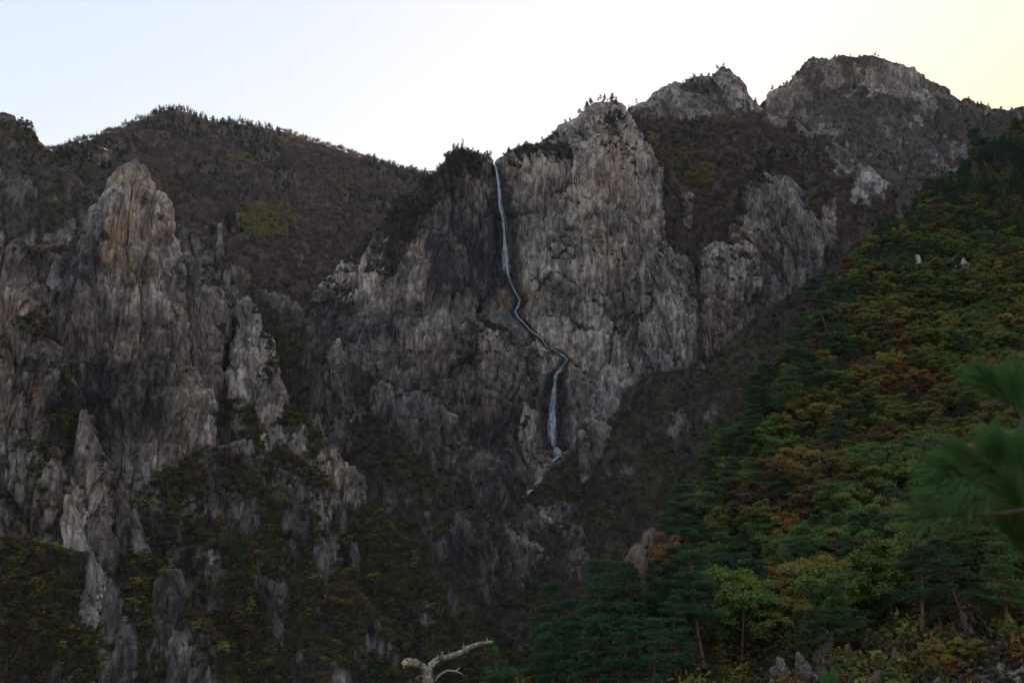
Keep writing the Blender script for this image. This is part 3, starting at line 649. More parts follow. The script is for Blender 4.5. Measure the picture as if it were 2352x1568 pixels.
# ================================================================== plants: shapes
def leaf_material(name, source, rough=0.65, trans=0.35, vary=0.35):
    t = NT(name)
    if source == 'object':
        col = t.node('ShaderNodeObjectInfo').outputs['Color']
        rnd = t.node('ShaderNodeObjectInfo').outputs['Random']
    else:
        col = t.attr('tint', 'INSTANCER', 'Color')
        rnd = t.node('ShaderNodeObjectInfo').outputs['Random']
    pos = t.node('ShaderNodeNewGeometry').outputs['Position']
    wn_ = t.node('ShaderNodeTexWhiteNoise'); wn_.noise_dimensions = '3D'
    sn = t.node('ShaderNodeVectorMath', operation='SNAP'); sn.inputs[1].default_value = (0.35, 0.35, 0.35)
    t.con(pos, sn.inputs[0]); t.con(sn.outputs[0], wn_.inputs['Vector'])
    n = t.noise(pos, 0.5, 2, 0.5)
    f = t.math('ADD', t.math('MULTIPLY', wn_.outputs['Value'], vary * 1.2), t.math('MULTIPLY', n, vary * 2))
    f = t.math('ADD', f, 1.0 - vary * 1.6)
    mul = t.node('ShaderNodeVectorMath', operation='SCALE')
    t.con(col, mul.inputs[0]); t.con(f, mul.inputs['Scale'])
    hs = t.node('ShaderNodeHueSaturation')
    t.con(mul.outputs[0], hs.inputs['Color'])
    hue = t.math('ADD', 0.485, t.math('MULTIPLY', wn_.outputs['Value'], 0.03)); t.con(hue, hs.inputs['Hue'])
    b = t.node('ShaderNodeBsdfPrincipled'); b.inputs['Roughness'].default_value = rough; b.inputs['Specular IOR Level'].default_value = 0.25
    t.con(hs.outputs[0], b.inputs['Base Color'])
    tr = t.node('ShaderNodeBsdfTranslucent'); t.con(hs.outputs[0], tr.inputs['Color'])
    mx = t.node('ShaderNodeMixShader'); mx.inputs[0].default_value = trans
    t.con(b.outputs[0], mx.inputs[1]); t.con(tr.outputs[0], mx.inputs[2]); t.con(mx.outputs[0], t.out.inputs[0])
    return t.m
def bark_material(name, lo, hi, scale=6.0):
    t = NT(name)
    pos = t.node('ShaderNodeTexCoord').outputs['Object']
    n = t.noise(t.mapping(pos, (1, 1, 0.25)), scale, 4, 0.65)
    b = t.node('ShaderNodeBsdfPrincipled'); b.inputs['Roughness'].default_value = 0.9; b.inputs['Specular IOR Level'].default_value = 0.2
    t.con(t.ramp(n, [(0.35, lo), (0.65, hi)]), b.inputs['Base Color'])
    bp = t.node('ShaderNodeBump'); bp.inputs['Strength'].default_value = 0.6; bp.inputs['Distance'].default_value = 0.05
    t.con(n, bp.inputs['Height']); t.con(bp.outputs[0], b.inputs['Normal'])
    t.con(b.outputs[0], t.out.inputs[0]); return t.m
M_LEAF_O = leaf_material('leaf_single', 'object'); M_LEAF_S = leaf_material('leaf_mass', 'instancer')
M_NEEDLE_O = leaf_material('needle_single', 'object', trans=0.2, vary=0.3); M_NEEDLE_S = leaf_material('needle_mass', 'instancer', trans=0.2, vary=0.3)
M_BARK = bark_material('grey_brown_bark', (0.035, 0.028, 0.024), (0.11, 0.09, 0.075))
M_PBARK = bark_material('red_pine_bark', (0.07, 0.038, 0.026), (0.20, 0.105, 0.065))
M_DEAD = bark_material('weathered_grey_wood', (0.10, 0.095, 0.09), (0.36, 0.34, 0.31))

class Geo:
    def __init__(self): self.v, self.q, self.n = [], [], 0
    def add(self, V, Q):
        self.v.append(np.asarray(V, np.float32)); self.q.append(np.asarray(Q, np.int32) + self.n); self.n += len(V)
    def tube(self, pts, rad, sides=6, cap=True):
        pts = np.asarray(pts, float); n = len(pts)
        T = np.gradient(pts, axis=0); T /= np.linalg.norm(T, axis=1)[:, None] + 1e-9
        ref = np.array([0, 0, 1.0]) if abs(T[:, 2]).mean() < 0.8 else np.array([1.0, 0, 0])
        A = np.cross(T, ref); A /= np.linalg.norm(A, axis=1)[:, None] + 1e-9
        B = np.cross(T, A)
        a = np.arange(sides) * 2 * math.pi / sides
        r = np.asarray(rad, float)
        ring = pts[:, None] + r[:, None, None] * (np.cos(a)[None, :, None] * A[:, None] + np.sin(a)[None, :, None] * B[:, None])
        V = ring.reshape(-1, 3)
        i = np.arange(n - 1)[:, None] * sides; j = np.arange(sides)[None]; jn = (j + 1) % sides
        Q = np.stack([i + j, i + jn, i + sides + jn, i + sides + j], -1).reshape(-1, 4)
        self.add(V, Q)
        if cap:
            k = len(V); tip = pts[-1] + T[-1] * r[-1]
            self.add(np.vstack([ring[-1], tip[None]]), [(q, (q + 1) % sides, sides, sides) for q in range(sides)] if False else np.array([[q, (q + 1) % sides, sides, q] for q in range(sides)])[:, [0, 1, 2, 2]])
    def quads(self, C, A, B):
        """quads centred at C with half axes A and B"""
        n = len(C)
        V = np.stack([C - A - B, C + A - B, C + A + B, C - A + B], 1).reshape(-1, 3)
        self.add(V, np.arange(n * 4).reshape(n, 4))
    def blades(self, base, tip, W):
        """thin pointed blades as slim quads"""
        n = len(base)
        V = np.stack([base - W, base + W, tip + W * 0.25, tip - W * 0.25], 1).reshape(-1, 3)
        self.add(V, np.arange(n * 4).reshape(n, 4))
    def mesh(self, name, mats=(), smooth=False):
        me = bpy.data.meshes.new(name)
        V = np.concatenate(self.v); Q = np.concatenate(self.q)
        tri = Q[:, 2] == Q[:, 3]
        if tri.any():
            Qq, Qt = Q[~tri], Q[tri][:, :3]
            me.vertices.add(len(V)); me.vertices.foreach_set('co', np.ascontiguousarray(V, np.float32).ravel())
            lo = np.concatenate([Qq.ravel(), Qt.ravel()]).astype(np.int32)
            me.loops.add(len(lo)); me.loops.foreach_set('vertex_index', lo)
            me.polygons.add(len(Q))
            st = np.concatenate([np.arange(len(Qq)) * 4, len(Qq) * 4 + np.arange(len(Qt)) * 3]).astype(np.int32)
            me.polygons.foreach_set('loop_start', st)
            me.polygons.foreach_set('loop_total', np.concatenate([np.full(len(Qq), 4), np.full(len(Qt), 3)]).astype(np.int32))
            me.update(calc_edges=True)
        else:
            set_mesh(me, V, Q)
        for m in mats: me.materials.append(m)
        if smooth: me.polygons.foreach_set('use_smooth', np.ones(len(me.polygons), bool))
        return me
def unit(v): return v / (np.linalg.norm(v, axis=-1, keepdims=True) + 1e-9)
def curve(p0, d0, L, rng, n=6, bend=0.25, lift=0.0):
    pts = [np.array(p0, float)]; d = unit(np.array(d0, float))
    for _ in range(n - 1):
        d = unit(d + rng.normal(size=3) * bend * 0.5 + np.array([0, 0, lift / n]))
        pts.append(pts[-1] + d * L / (n - 1))
    return np.array(pts)

def make_broadleaf(seed, h=9.0, leaves=3600, spread=0.46, lsize=0.17, openness=0.5, layers=0.8):
    rng = np.random.RandomState(seed)
    wood, crown = Geo(), Geo()
    tr = curve((0, 0, -0.8), (rng.normal() * 0.1, rng.normal() * 0.1, 1), h * 0.72 + 0.8, rng, 8, 0.18, 0.3)
    wood.tube(tr, np.linspace(h * 0.018 + 0.05, 0.05, len(tr)), 6)
    ends = []
    nl = rng.randint(8, 11)
    for i in range(nl):
        f = 0.34 + 0.62 * (i / (nl - 1))
        p = tr[min(len(tr) - 1, int(f * (len(tr) - 1)))]
        a = i * 2.4 + rng.uniform(-0.5, 0.5)
        L = h * spread * (1.05 - 0.55 * abs(f - 0.45) / 0.55) * rng.uniform(0.75, 1.15)
        up = 0.35 + 0.9 * (f - 0.3)
        br = curve(p, (math.cos(a), math.sin(a), up), L, rng, 6, 0.35, 0.35)
        wood.tube(br, np.linspace(0.07, 0.025, len(br)), 4, False)
        for k in range(rng.randint(3, 6)):
            q = br[rng.randint(2, len(br))]
            b2 = a + rng.uniform(-1.2, 1.2)
            sb = curve(q, (math.cos(b2), math.sin(b2), rng.uniform(0.1, 0.9)), L * rng.uniform(0.25, 0.5), rng, 4, 0.4, 0.2)
            wood.tube(sb, np.linspace(0.03, 0.012, len(sb)), 3, False)
            ends.append(sb[-1]); ends.append(sb[-2] * 0.5 + sb[-1] * 0.5)
        ends.append(br[-1])
    ends.append(tr[-1] + np.array([0, 0, 0.3]))
    ends = np.array(ends)
    per = leaves // len(ends)
    for e in ends:
        R = h * 0.095 * rng.uniform(0.65, 1.3)
        n = int(per * rng.uniform(0.5, 1.4))
        d = unit(rng.normal(size=(n, 3))); d[:, 2] = np.abs(d[:, 2]) * 1.0 - 0.35 * rng.rand(n)
        rr = R * rng.rand(n)[:, None] ** 0.4
        C = e + d * rr * np.array([1.15, 1.15, layers])
        nr = unit(d * 0.6 + np.array([0, 0, 0.7]) + rng.normal(size=(n, 3)) * 0.55)
        A = unit(np.cross(nr, rng.normal(size=(n, 3)))); B = np.cross(nr, A)
        s = lsize * rng.uniform(0.6, 1.25, (n, 1))
        crown.quads(C, A * s, B * s * 0.7)
    return wood, crown

def make_pine(seed, h=13.0, layers=9, bare=0.35, width=0.26, flat=0.5, tufts=11, blades=7, bl=0.34, bw=0.035, lean=0.06):
    """red pine: winding trunk, spreading whorls, needle tufts gathered in flat cloud-like pads"""
    rng = np.random.RandomState(seed)
    wood, crown = Geo(), Geo()
    tr = curve((0, 0, -1.0), (rng.normal() * lean, rng.normal() * lean, 1), h * 0.97 + 1.0, rng, 12, 0.16, 0.55)
    rad = np.linspace(h * 0.017 + 0.05, 0.04, len(tr))
    wood.tube(tr, rad, 7)
    zs = np.linspace(bare, 0.98, layers) + rng.normal(size=layers) * 0.012
    tip_pos, tip_dir = [], []
    for li, f in enumerate(zs):
        x = f * (len(tr) - 1); i = min(int(x), len(tr) - 2); p = tr[i] + (tr[i + 1] - tr[i]) * (x - i)
        f = max(f, bare + 0.003)
        prof = (1.0 - ((f - bare) / (1 - bare)) ** 1.7 * 0.78) * (0.72 + 0.28 * min(1, (f - bare) / 0.2 + 0.2))
        nb = rng.randint(4, 7)
        a0 = rng.uniform(0, 6.3)
        for b in range(nb):
            if rng.rand() < 0.10: continue
            a = a0 + b * 6.283 / nb + rng.uniform(-0.35, 0.35)
            L = h * width * prof * rng.uniform(0.6, 1.2)
            br = curve(p, (math.cos(a), math.sin(a), rng.uniform(-0.12, 0.25) + 0.3 * (f > 0.85)), L, rng, 6, 0.28, 0.22)
            wood.tube(br, np.linspace(0.055 + 0.005 * h * (1 - f), 0.018, len(br)), 4, False)
            npad = max(2, int(L / 0.75))
            for k in range(npad):
                t = 0.38 + 0.62 * (k + 0.5) / npad
                x2 = t * (len(br) - 1); j = min(int(x2), len(br) - 2); q = br[j] + (br[j + 1] - br[j]) * (x2 - j)
                side = rng.uniform(-1, 1) * L * 0.22 * (0.4 + t)
                q = q + np.array([-math.sin(a) * side, math.cos(a) * side, 0.10])
                R = rng.uniform(0.5, 0.95)
                n = int(tufts * R * 1.35)
                th = rng.uniform(0, 6.283, n); r = R * np.sqrt(rng.rand(n))
                tp = q + np.stack([r * np.cos(th), r * np.sin(th), flat * 0.35 * (1 - (r / R) ** 2) + rng.normal(size=n) * 0.06], -1)
                tip_pos.append(tp)
                tip_dir.append(unit(np.stack([np.cos(th) * r / R * 0.7, np.sin(th) * r / R * 0.7, np.full(n, 0.8)], -1)))
    tp = np.concatenate(tip_pos); td = np.concatenate(tip_dir)
    tp = np.repeat(tp, blades, 0); td = np.repeat(td, blades, 0)
    d = unit(td + rng.normal(size=tp.shape) * 0.62)
    ln = bl * rng.uniform(0.7, 1.2, (len(tp), 1))
    W = unit(np.cross(d, rng.normal(size=tp.shape))) * bw
    crown.blades(tp - d * 0.04, tp + d * ln, W)
    return wood, crown

def make_fir(seed, h=11.0, rings=12, per=9, w=0.22):
    rng = np.random.RandomState(seed); wood, crown = Geo(), Geo()
    wood.tube([(0, 0, -0.6), (0, 0, h * 0.5), (0, 0, h)], [0.14, 0.08, 0.02], 5)
    C, A, B = [], [], []
    for r in range(rings):
        f = (r + 0.3) / rings; z = h * (0.10 + 0.88 * f); R = h * w * (1 - f) ** 0.85 + 0.15
        for k in range(per):
            a = k * 6.283 / per + rng.uniform(-0.4, 0.4); L = R * rng.uniform(0.6, 1.15)
            for s in (0.35, 0.75):
                c = np.array([math.cos(a) * L * s, math.sin(a) * L * s, z - L * s * 0.28 + rng.normal() * 0.1])
                C.append(c); A.append(np.array([math.cos(a), math.sin(a), -0.3]) * L * 0.3); B.append(np.array([-math.sin(a), math.cos(a), rng.normal() * 0.3]) * L * 0.16)
    crown.quads(np.array(C), np.array(A), np.array(B))
    return wood, crown

def make_bare(seed, h=8.0, n=190):
    """leafless tree: a fan of fine twigs with a few withered leaves"""
    rng = np.random.RandomState(seed); wood, crown = Geo(), Geo()
    tr = curve((0, 0, -0.6), (rng.normal() * 0.1, rng.normal() * 0.1, 1), h * 0.75, rng, 6, 0.2, 0.2)
    wood.tube(tr, np.linspace(0.12, 0.03, 6), 4)
    c = rng.normal(size=(n, 3)) * np.array([0.17, 0.17, 0.14]) * h + np.array([0, 0, h * 0.66])
    c[:, 2] = np.clip(c[:, 2], h * 0.25, h * 1.02)
    d = unit((c - np.array([0, 0, h * 0.35])) / h + rng.normal(size=(n, 3)) * 0.25 + np.array([0, 0, 0.25]))
    L = h * 0.11 * rng.uniform(0.6, 1.3, (n, 1))
    W = unit(np.cross(d, rng.normal(size=(n, 3)))) * 0.10 * h / 8
    crown.blades(c - d * L, c + d * L, W)
    m = n // 2
    c2 = c[:m] + d[:m] * L[:m]; nr = unit(rng.normal(size=(m, 3))); A = unit(np.cross(nr, d[:m])); B = np.cross(nr, A)
    crown.quads(c2, A * 0.16, B * 0.13)
    return wood, crown

def make_shrub(seed, h=2.2, n=110):
    rng = np.random.RandomState(seed); wood, crown = Geo(), Geo()
    wood.tube([(0, 0, -0.3), (0.05, 0, h * 0.5)], [0.06, 0.02], 4)
    d = unit(rng.normal(size=(n, 3))); d[:, 2] = np.abs(d[:, 2])
    C = d * rng.rand(n, 1) ** 0.5 * np.array([0.62, 0.62, 0.85]) * h * (1 + 0.35 * rng.normal(size=(n, 1)) * 0.5)
    nr = unit(d + rng.normal(size=(n, 3)) * 0.6); A = unit(np.cross(nr, rng.normal(size=(n, 3)))); B = np.cross(nr, A)
    crown.quads(C, A * 0.20, B * 0.15)
    return wood, crown

def both(name, wc, m_wood, m_leaf):
    """one mesh with bark and leaves, for the masses"""
    w, c = wc
    g = Geo(); g.v = w.v + c.v; off = 0
    g.q = w.q + [q + w.n for q in c.q]; g.n = w.n + c.n
    nb = sum(len(q) for q in w.q)
    me = g.mesh(name, (m_wood, m_leaf))
    idx = np.ones(len(me.polygons), np.int32)
    me.polygons.foreach_set('material_index', idx)
    return me
MASS = bpy.data.collections.new('mass_shapes')      # shapes used by the uncountable woods; not linked to the scene
MASS_ID = {}
def mass_shape(key, wc, m_leaf):
    w, c = wc
    g = Geo(); g.v = list(c.v); g.q = list(c.q); g.n = c.n
    me = g.mesh(key, (m_leaf,))
    if w.v:
        g2 = Geo(); g2.v = list(c.v) + list(w.v); g2.q = list(c.q) + [q + c.n for q in w.q]
        nleaf = sum(len(q) for q in c.q)
        me = g2.mesh(key, (m_leaf, M_BARK))
        # polygons keep quads first, triangles last; bark is found by its vertices
        fv = np.empty(len(me.polygons), np.int32); me.polygons.foreach_get('loop_start', fv)
        lv = np.empty(len(me.loops), np.int32); me.loops.foreach_get('vertex_index', lv)
        me.polygons.foreach_set('material_index', (lv[fv] >= c.n).astype(np.int32))
    o = bpy.data.objects.new(key, me); MASS.objects.link(o)
for i in range(3): mass_shape('m_a_bare_%d' % i, make_bare(300 + i), M_LEAF_S)
for i in range(3): mass_shape('m_b_leafy_%d' % i, make_broadleaf(310 + i, 7.5, 420, 0.42, 0.36), M_LEAF_S)
for i in range(2): mass_shape('m_c_fir_%d' % i, make_fir(320 + i), M_NEEDLE_S)
for i in range(3): mass_shape('m_d_pine_%d' % i, make_pine(330 + i, 10.0, 6, 0.35, 0.27, 0.5, 4, 3, 0.55, 0.14), M_NEEDLE_S)
for i in range(3): mass_shape('m_e_shrub_%d' % i, make_shrub(340 + i), M_LEAF_S)
for i in range(4): mass_shape('m_f_near_%d' % i, make_broadleaf(350 + i, 8.5, 3600, 0.46, 0.17), M_LEAF_S)
for i in range(3): mass_shape('m_g_nearpine_%d' % i, make_pine(360 + i, 12.0, 9, 0.34, 0.26, 0.5, 13, 7, 0.38, 0.06), M_NEEDLE_S)
_names = sorted(o.name for o in MASS.objects)
def ids(prefix): return [i for i, n_ in enumerate(_names) if n_.startswith(prefix)]
KIND = dict(bare=ids('m_a'), leafy=ids('m_b'), fir=ids('m_c'), pine=ids('m_d'), shrub=ids('m_e'), near=ids('m_f'), nearpine=ids('m_g'))

def mass_group():
    ng = bpy.data.node_groups.new('plant_mass', 'GeometryNodeTree')
    ng.interface.new_socket('Geometry', in_out='INPUT', socket_type='NodeSocketGeometry')
    ng.interface.new_socket('Geometry', in_out='OUTPUT', socket_type='NodeSocketGeometry')
    N, Lk = ng.nodes, ng.links
    gi, go = N.new('NodeGroupInput'), N.new('NodeGroupOutput')
    ci = N.new('GeometryNodeCollectionInfo'); ci.inputs['Collection'].default_value = MASS; ci.inputs['Separate Children'].default_value = True; ci.inputs['Reset Children'].default_value = True
    ip = N.new('GeometryNodeInstanceOnPoints'); ip.inputs['Pick Instance'].default_value = True
    def named(nm, typ):
        a = N.new('GeometryNodeInputNamedAttribute'); a.data_type = typ; a.inputs['Name'].default_value = nm; return a.outputs[0]
    Lk.new(gi.outputs[0], ip.inputs['Points']); Lk.new(ci.outputs[0], ip.inputs['Instance'])
    Lk.new(named('pid', 'INT'), ip.inputs['Instance Index']); Lk.new(named('rot', 'FLOAT_VECTOR'), ip.inputs['Rotation']); Lk.new(named('scl', 'FLOAT_VECTOR'), ip.inputs['Scale'])
    Lk.new(ip.outputs[0], go.inputs[0])
    return ng
MASS_NG = mass_group()
RNG = np.random.RandomState(5)

PAL = dict(
    brown=[(0.130, 0.080, 0.067), (0.105, 0.068, 0.062), (0.145, 0.088, 0.060), (0.118, 0.080, 0.070)],
    russet=[(0.125, 0.070, 0.028), (0.15, 0.074, 0.024), (0.105, 0.070, 0.034)],
    yellow=[(0.22, 0.175, 0.034), (0.20, 0.165, 0.032), (0.24, 0.175, 0.030)],
    orange=[(0.25, 0.120, 0.022), (0.21, 0.100, 0.022), (0.27, 0.145, 0.024)],
    red=[(0.15, 0.035, 0.018), (0.19, 0.050, 0.020)],
    gold=[(0.32, 0.27, 0.045), (0.30, 0.24, 0.040), (0.26, 0.25, 0.045)],
    olive=[(0.135, 0.130, 0.026), (0.150, 0.138, 0.028), (0.115, 0.122, 0.026)],
    green=[(0.088, 0.138, 0.026), (0.076, 0.126, 0.032), (0.115, 0.152, 0.024)],
    pine=[(0.040, 0.086, 0.040), (0.046, 0.098, 0.040), (0.036, 0.078, 0.042), (0.064, 0.112, 0.036)],
    farpine=[(0.024, 0.044, 0.031), (0.029, 0.050, 0.033), (0.021, 0.040, 0.029)],
    moss=[(0.050, 0.048, 0.018), (0.040, 0.042, 0.016), (0.060, 0.050, 0.020), (0.070, 0.048, 0.022)],
)
def pick_colour(key, rng=RNG):
    c = np.array(PAL[key][rng.randint(len(PAL[key]))]) * rng.uniform(0.75, 1.25)
    return c

def surface_points(names, count, maskf=None, facing=-0.15, vmax=1700):
    """random points on the named surfaces, weighted by area and by maskf(veg, normal, u, v, P)"""
    P, N, Wt = [], [], []
    for nme, which in names:
        for k, s in enumerate(SURF[nme]):
            if which is not None and k not in which: continue
            V = s['V']; a = V[1:, 1:] - V[:-1, :-1]; b = V[1:, :-1] - V[:-1, 1:]
            ar = 0.5 * np.linalg.norm(np.cross(a, b), axis=-1)
            C = 0.25 * (V[1:, 1:] + V[:-1, :-1] + V[1:, :-1] + V[:-1, 1:])
            n = s['N'][:-1, :-1]; vg = s['veg'][:-1, :-1]
            u, v = to_uv(C)
            view = unit(-C)
            w = ar * ((n * view).sum(-1) > facing) * (u > -80) * (u < 2430) * (v < vmax) * (v > 0) * (n[..., 2] > -0.2)
            w = w * (maskf(vg, n, u, v, C) if maskf else vg)
            P.append(C.reshape(-1, 3)); N.append(n.reshape(-1, 3)); Wt.append(w.ravel())
    P = np.concatenate(P); N = np.concatenate(N); Wt = np.concatenate(Wt)
    if Wt.sum() <= 0: return P[:0], N[:0]
    i = RNG.choice(len(P), count, p=Wt / Wt.sum())
    return P[i] + RNG.normal(size=(count, 3)) * 0.8, N[i]

def build_mass(name, label, P, pid, scl, tint, tilt=0.08):
    me = bpy.data.meshes.new(name)
    me.vertices.add(len(P)); me.vertices.foreach_set('co', np.ascontiguousarray(P, np.float32).ravel())
    attr(me, 'pid', pid, 'INT')
    rot = np.stack([RNG.normal(size=len(P)) * tilt, RNG.normal(size=len(P)) * tilt, RNG.uniform(0, 6.283, len(P))], -1)
    attr(me, 'rot', rot, 'FLOAT_VECTOR')
    s = np.asarray(scl); s = np.stack([s, s, s * RNG.uniform(0.85, 1.2, len(s))], -1)
    attr(me, 'scl', s, 'FLOAT_VECTOR')
    attr(me, 'tint', np.concatenate([tint, np.ones((len(P), 1))], 1), 'FLOAT_COLOR')
    o = link(name, me)
    md = o.modifiers.new('plants', 'NODES'); md.node_group = MASS_NG
    tag(o, label, None, None, 'stuff')
    return o

def mixed(P, table):
    """choose kind and colour for each point; table: list of (kind, colour, weight or array, size lo, hi)"""
    n = len(P)
    Wm = np.stack([np.broadcast_to(np.asarray(w, float), (n,)) for _, _, w, _, _ in table], 1).clip(0)
    Wm = Wm / (Wm.sum(1, keepdims=True) + 1e-9)
    ch = (RNG.rand(n, 1) > np.cumsum(Wm, 1)).sum(1).clip(0, len(table) - 1)
    pid = np.empty(n, np.int32); scl = np.empty(n); tint = np.empty((n, 3))
    for i, (k, c, w, lo, hi) in enumerate(table):
        m = ch == i
        pid[m] = RNG.choice(KIND[k], m.sum()); scl[m] = RNG.uniform(lo, hi, m.sum())
        pal = np.array(PAL[c]); tint[m] = pal[RNG.randint(len(pal), size=m.sum())] * RNG.uniform(0.72, 1.3, (m.sum(), 1))
    return pid, scl, tint
def patch(P, L, seed, lo=0.0, hi=0.4): return sstep(lo, hi, noise3(P[:, 0] / L, P[:, 1] / L, P[:, 2] / L, seed))
def ell(P, spots):
    u, v = to_uv(P); m = np.zeros(len(P))
    for su, sv, ru, rv, w in spots:
        m = np.maximum(m, w * sstep(1.2, 0.6, np.hypot((u - su) / ru, (v - sv) / rv)))
    return m

# ------------------------------------------------------------------ woods that read as one mass
P, N = surface_points([('hill', None)], 16000, lambda vg, n, u, v, C: 0.15 + vg)
con = np.maximum(patch(P, 120, 60, 0.0, 0.35), ell(P, [(470, 300, 150, 30, 1), (250, 350, 120, 25, 1), (600, 340, 60, 60, 0.9), (650, 420, 30, 50, 0.8), (500, 420, 90, 60, 0.5), (900, 400, 80, 25, 0.7)]))
yel = ell(P, [(615, 510, 60, 45, 1.0), (545, 370, 25, 15, 0.6), (680, 330, 40, 12, 0.5)])
pid, scl, tint = mixed(P, [('bare', 'brown', 0.75 * (1 - con) * (1 - yel) + 0.02, 0.8, 1.25), ('leafy', 'russet', 0.13, 0.6, 1.0), ('fir', 'farpine', 0.03 + 0.55 * con, 0.6, 1.1), ('pine', 'farpine', 0.03 + 0.25 * con, 0.8, 1.15),
                           ('leafy', 'gold', 0.02 + 1.6 * yel, 0.8, 1.3), ('leafy', 'orange', 0.015, 0.6, 1.0), ('leafy', 'olive', 0.03 + 0.5 * yel, 0.7, 1.1)])
build_mass('hill_forest', 'brown bare wood with dark conifers over the far left hill', P, pid, scl, tint)

P, N = surface_points([('slope', [0])], 8000, lambda vg, n, u, v, C: vg ** 1.5)
con = np.maximum(patch(P, 60, 61, 0.2, 0.45), ell(P, [(1740, 385, 40, 40, 1), (1860, 350, 30, 60, 0.7), (1700, 480, 30, 60, 0.7)]))
yel = ell(P, [(1560, 390, 60, 50, 0.9), (1500, 370, 40, 60, 0.5), (1860, 455, 20, 25, 0.7), (1610, 410, 30, 30, 0.7)])
pid, scl, tint = mixed(P, [('bare', 'brown', 0.8 * (1 - 0.7 * con) * (1 - 0.8 * yel), 0.7, 1.1), ('leafy', 'russet', 0.12, 0.6, 0.9), ('pine', 'farpine', 0.03 + 0.4 * con, 0.6, 1.0), ('fir', 'farpine', 0.02 + 0.2 * con, 0.6, 1.0),
                           ('leafy', 'gold', 0.025 + 1.1 * yel, 0.8, 1.2), ('leafy', 'olive', 0.03 + 0.5 * yel, 0.7, 1.0), ('leafy', 'orange', 0.02, 0.6, 0.9)])
build_mass('slope_forest', 'brown leafless wood on the slope below the pointed peak', P, pid, scl, tint)

P, N = surface_points([('mountain', None), ('peak', None)], 4200, lambda vg, n, u, v, C: vg ** 2)
con = 0.4 + 0.6 * patch(P, 90, 62, 0.0, 0.3)
pid, scl, tint = mixed(P, [('bare', 'brown', 0.5 * (1.2 - con), 0.6, 0.9), ('pine', 'farpine', 0.45 * con, 0.5, 0.85), ('shrub', 'moss', 0.3, 1.0, 2.0)])
build_mass('mountain_scrub', 'dark scrub and low pines clinging to the highest peaks', P, pid, scl, tint)

P, N = surface_points([('cliff', [0, 1, 2, 3, 4])], 5500, lambda vg, n, u, v, C: sstep(0.35, 0.8, vg))
con = ell(P, [(1050, 365, 90, 45, 1), (985, 430, 50, 70, 1.0), (930, 510, 40, 50, 0.8), (1740, 410, 60, 25, 0.9), (1495, 530, 20, 30, 0.9), (1690, 470, 20, 60, 0.8), (1410, 262, 25, 30, 0.8)])
pid, scl, tint = mixed(P, [('pine', 'farpine', 0.015 + 0.13 * con, 0.6, 1.05), ('fir', 'farpine', 0.01 + 0.05 * con, 0.6, 0.9), ('shrub', 'moss', 0.75, 0.7, 1.6), ('bare', 'brown', 0.2, 0.4, 0.7), ('leafy', 'russet', 0.06, 0.4, 0.7), ('leafy', 'olive', 0.06, 0.4, 0.7), ('leafy', 'orange', 0.01, 0.4, 0.6)])
build_mass('ledge_scrub', 'shrubs, grass and small pines on the ledges of the great cliff', P, pid, scl, tint)

P, N = surface_points([('slope', [1, 2])], 11000, lambda vg, n, u, v, C: vg ** 1.3 + 0.05)
con = np.maximum(patch(P, 50, 63, 0.22, 0.45), ell(P, [(1400, 900, 60, 60, 1), (1800, 720, 80, 60, 0.8), (1340, 1150, 60, 60, 0.5)]))
yel = ell(P, [(1530, 840, 60, 25, 0.9), (1580, 900, 60, 40, 0.3)])
pid, scl, tint = mixed(P, [('bare', 'brown', 0.42, 0.6, 0.95), ('leafy', 'russet', 0.25, 0.5, 0.9), ('pine', 'farpine', 0.05 + 0.5 * con, 0.5, 0.95), ('leafy', 'olive', 0.22 + 0.4 * yel, 0.5, 0.9), ('leafy', 'yellow', 0.02 + 0.2 * yel, 0.5, 0.9), ('leafy', 'orange', 0.05, 0.5, 0.8), ('shrub', 'moss', 0.25, 1.0, 1.6)])
build_mass('valley_forest', 'dark autumn wood around the foot of the waterfall', P, pid, scl, tint)

P, N = surface_points([('slope', [3]), ('crag', None)], 4200, lambda vg, n, u, v, C: sstep(0.3, 0.9, vg))
con = np.maximum(patch(P, 50, 64, 0.15, 0.4), ell(P, [(190, 350, 70, 20, 1), (60, 300, 60, 20, 0.9)]))
pid, scl, tint = mixed(P, [('bare', 'brown', 0.3, 0.5, 0.8), ('pine', 'farpine', 0.1 + 0.7 * con, 0.6, 1.0), ('leafy', 'olive', 0.15, 0.4, 0.7), ('shrub', 'moss', 0.5, 0.8, 1.5), ('leafy', 'russet', 0.1, 0.4, 0.7)])
build_mass('crag_scrub', 'scrub and pines on the ledges of the left crags', P, pid, scl, tint)

P, N = surface_points([('slope', [4, 5, 6])], 15000, lambda vg, n, u, v, C: sstep(0.2, 0.8, vg) + 0.04)
con = patch(P, 35, 65, 0.25, 0.5)
u, v = to_uv(P)
low = sstep(1150, 1350, v)
yel = np.maximum(patch(P, 45, 66, 0.1, 0.4) * low, ell(P, [(470, 1320, 60, 40, 0.9), (820, 1330, 50, 50, 0.7), (560, 1500, 90, 50, 0.5)]))
org = patch(P, 40, 67, 0.15, 0.4) * low
pid, scl, tint = mixed(P, [('bare', 'brown', 0.2 * (1 - low) + 0.08, 0.5, 0.8), ('leafy', 'russet', 0.22 + 0.25 * org, 0.45, 0.8), ('pine', 'farpine', 0.06 + 0.35 * con, 0.5, 0.85), ('leafy', 'olive', 0.35, 0.45, 0.85), ('leafy', 'green', 0.08, 0.5, 0.85),
                           ('leafy', 'gold', 0.03 + 0.26 * yel, 0.45, 0.9), ('leafy', 'orange', 0.03 + 0.24 * org, 0.45, 0.8), ('leafy', 'red', 0.006, 0.4, 0.6), ('shrub', 'moss', 0.35 * (1.2 - low), 0.8, 1.5)])
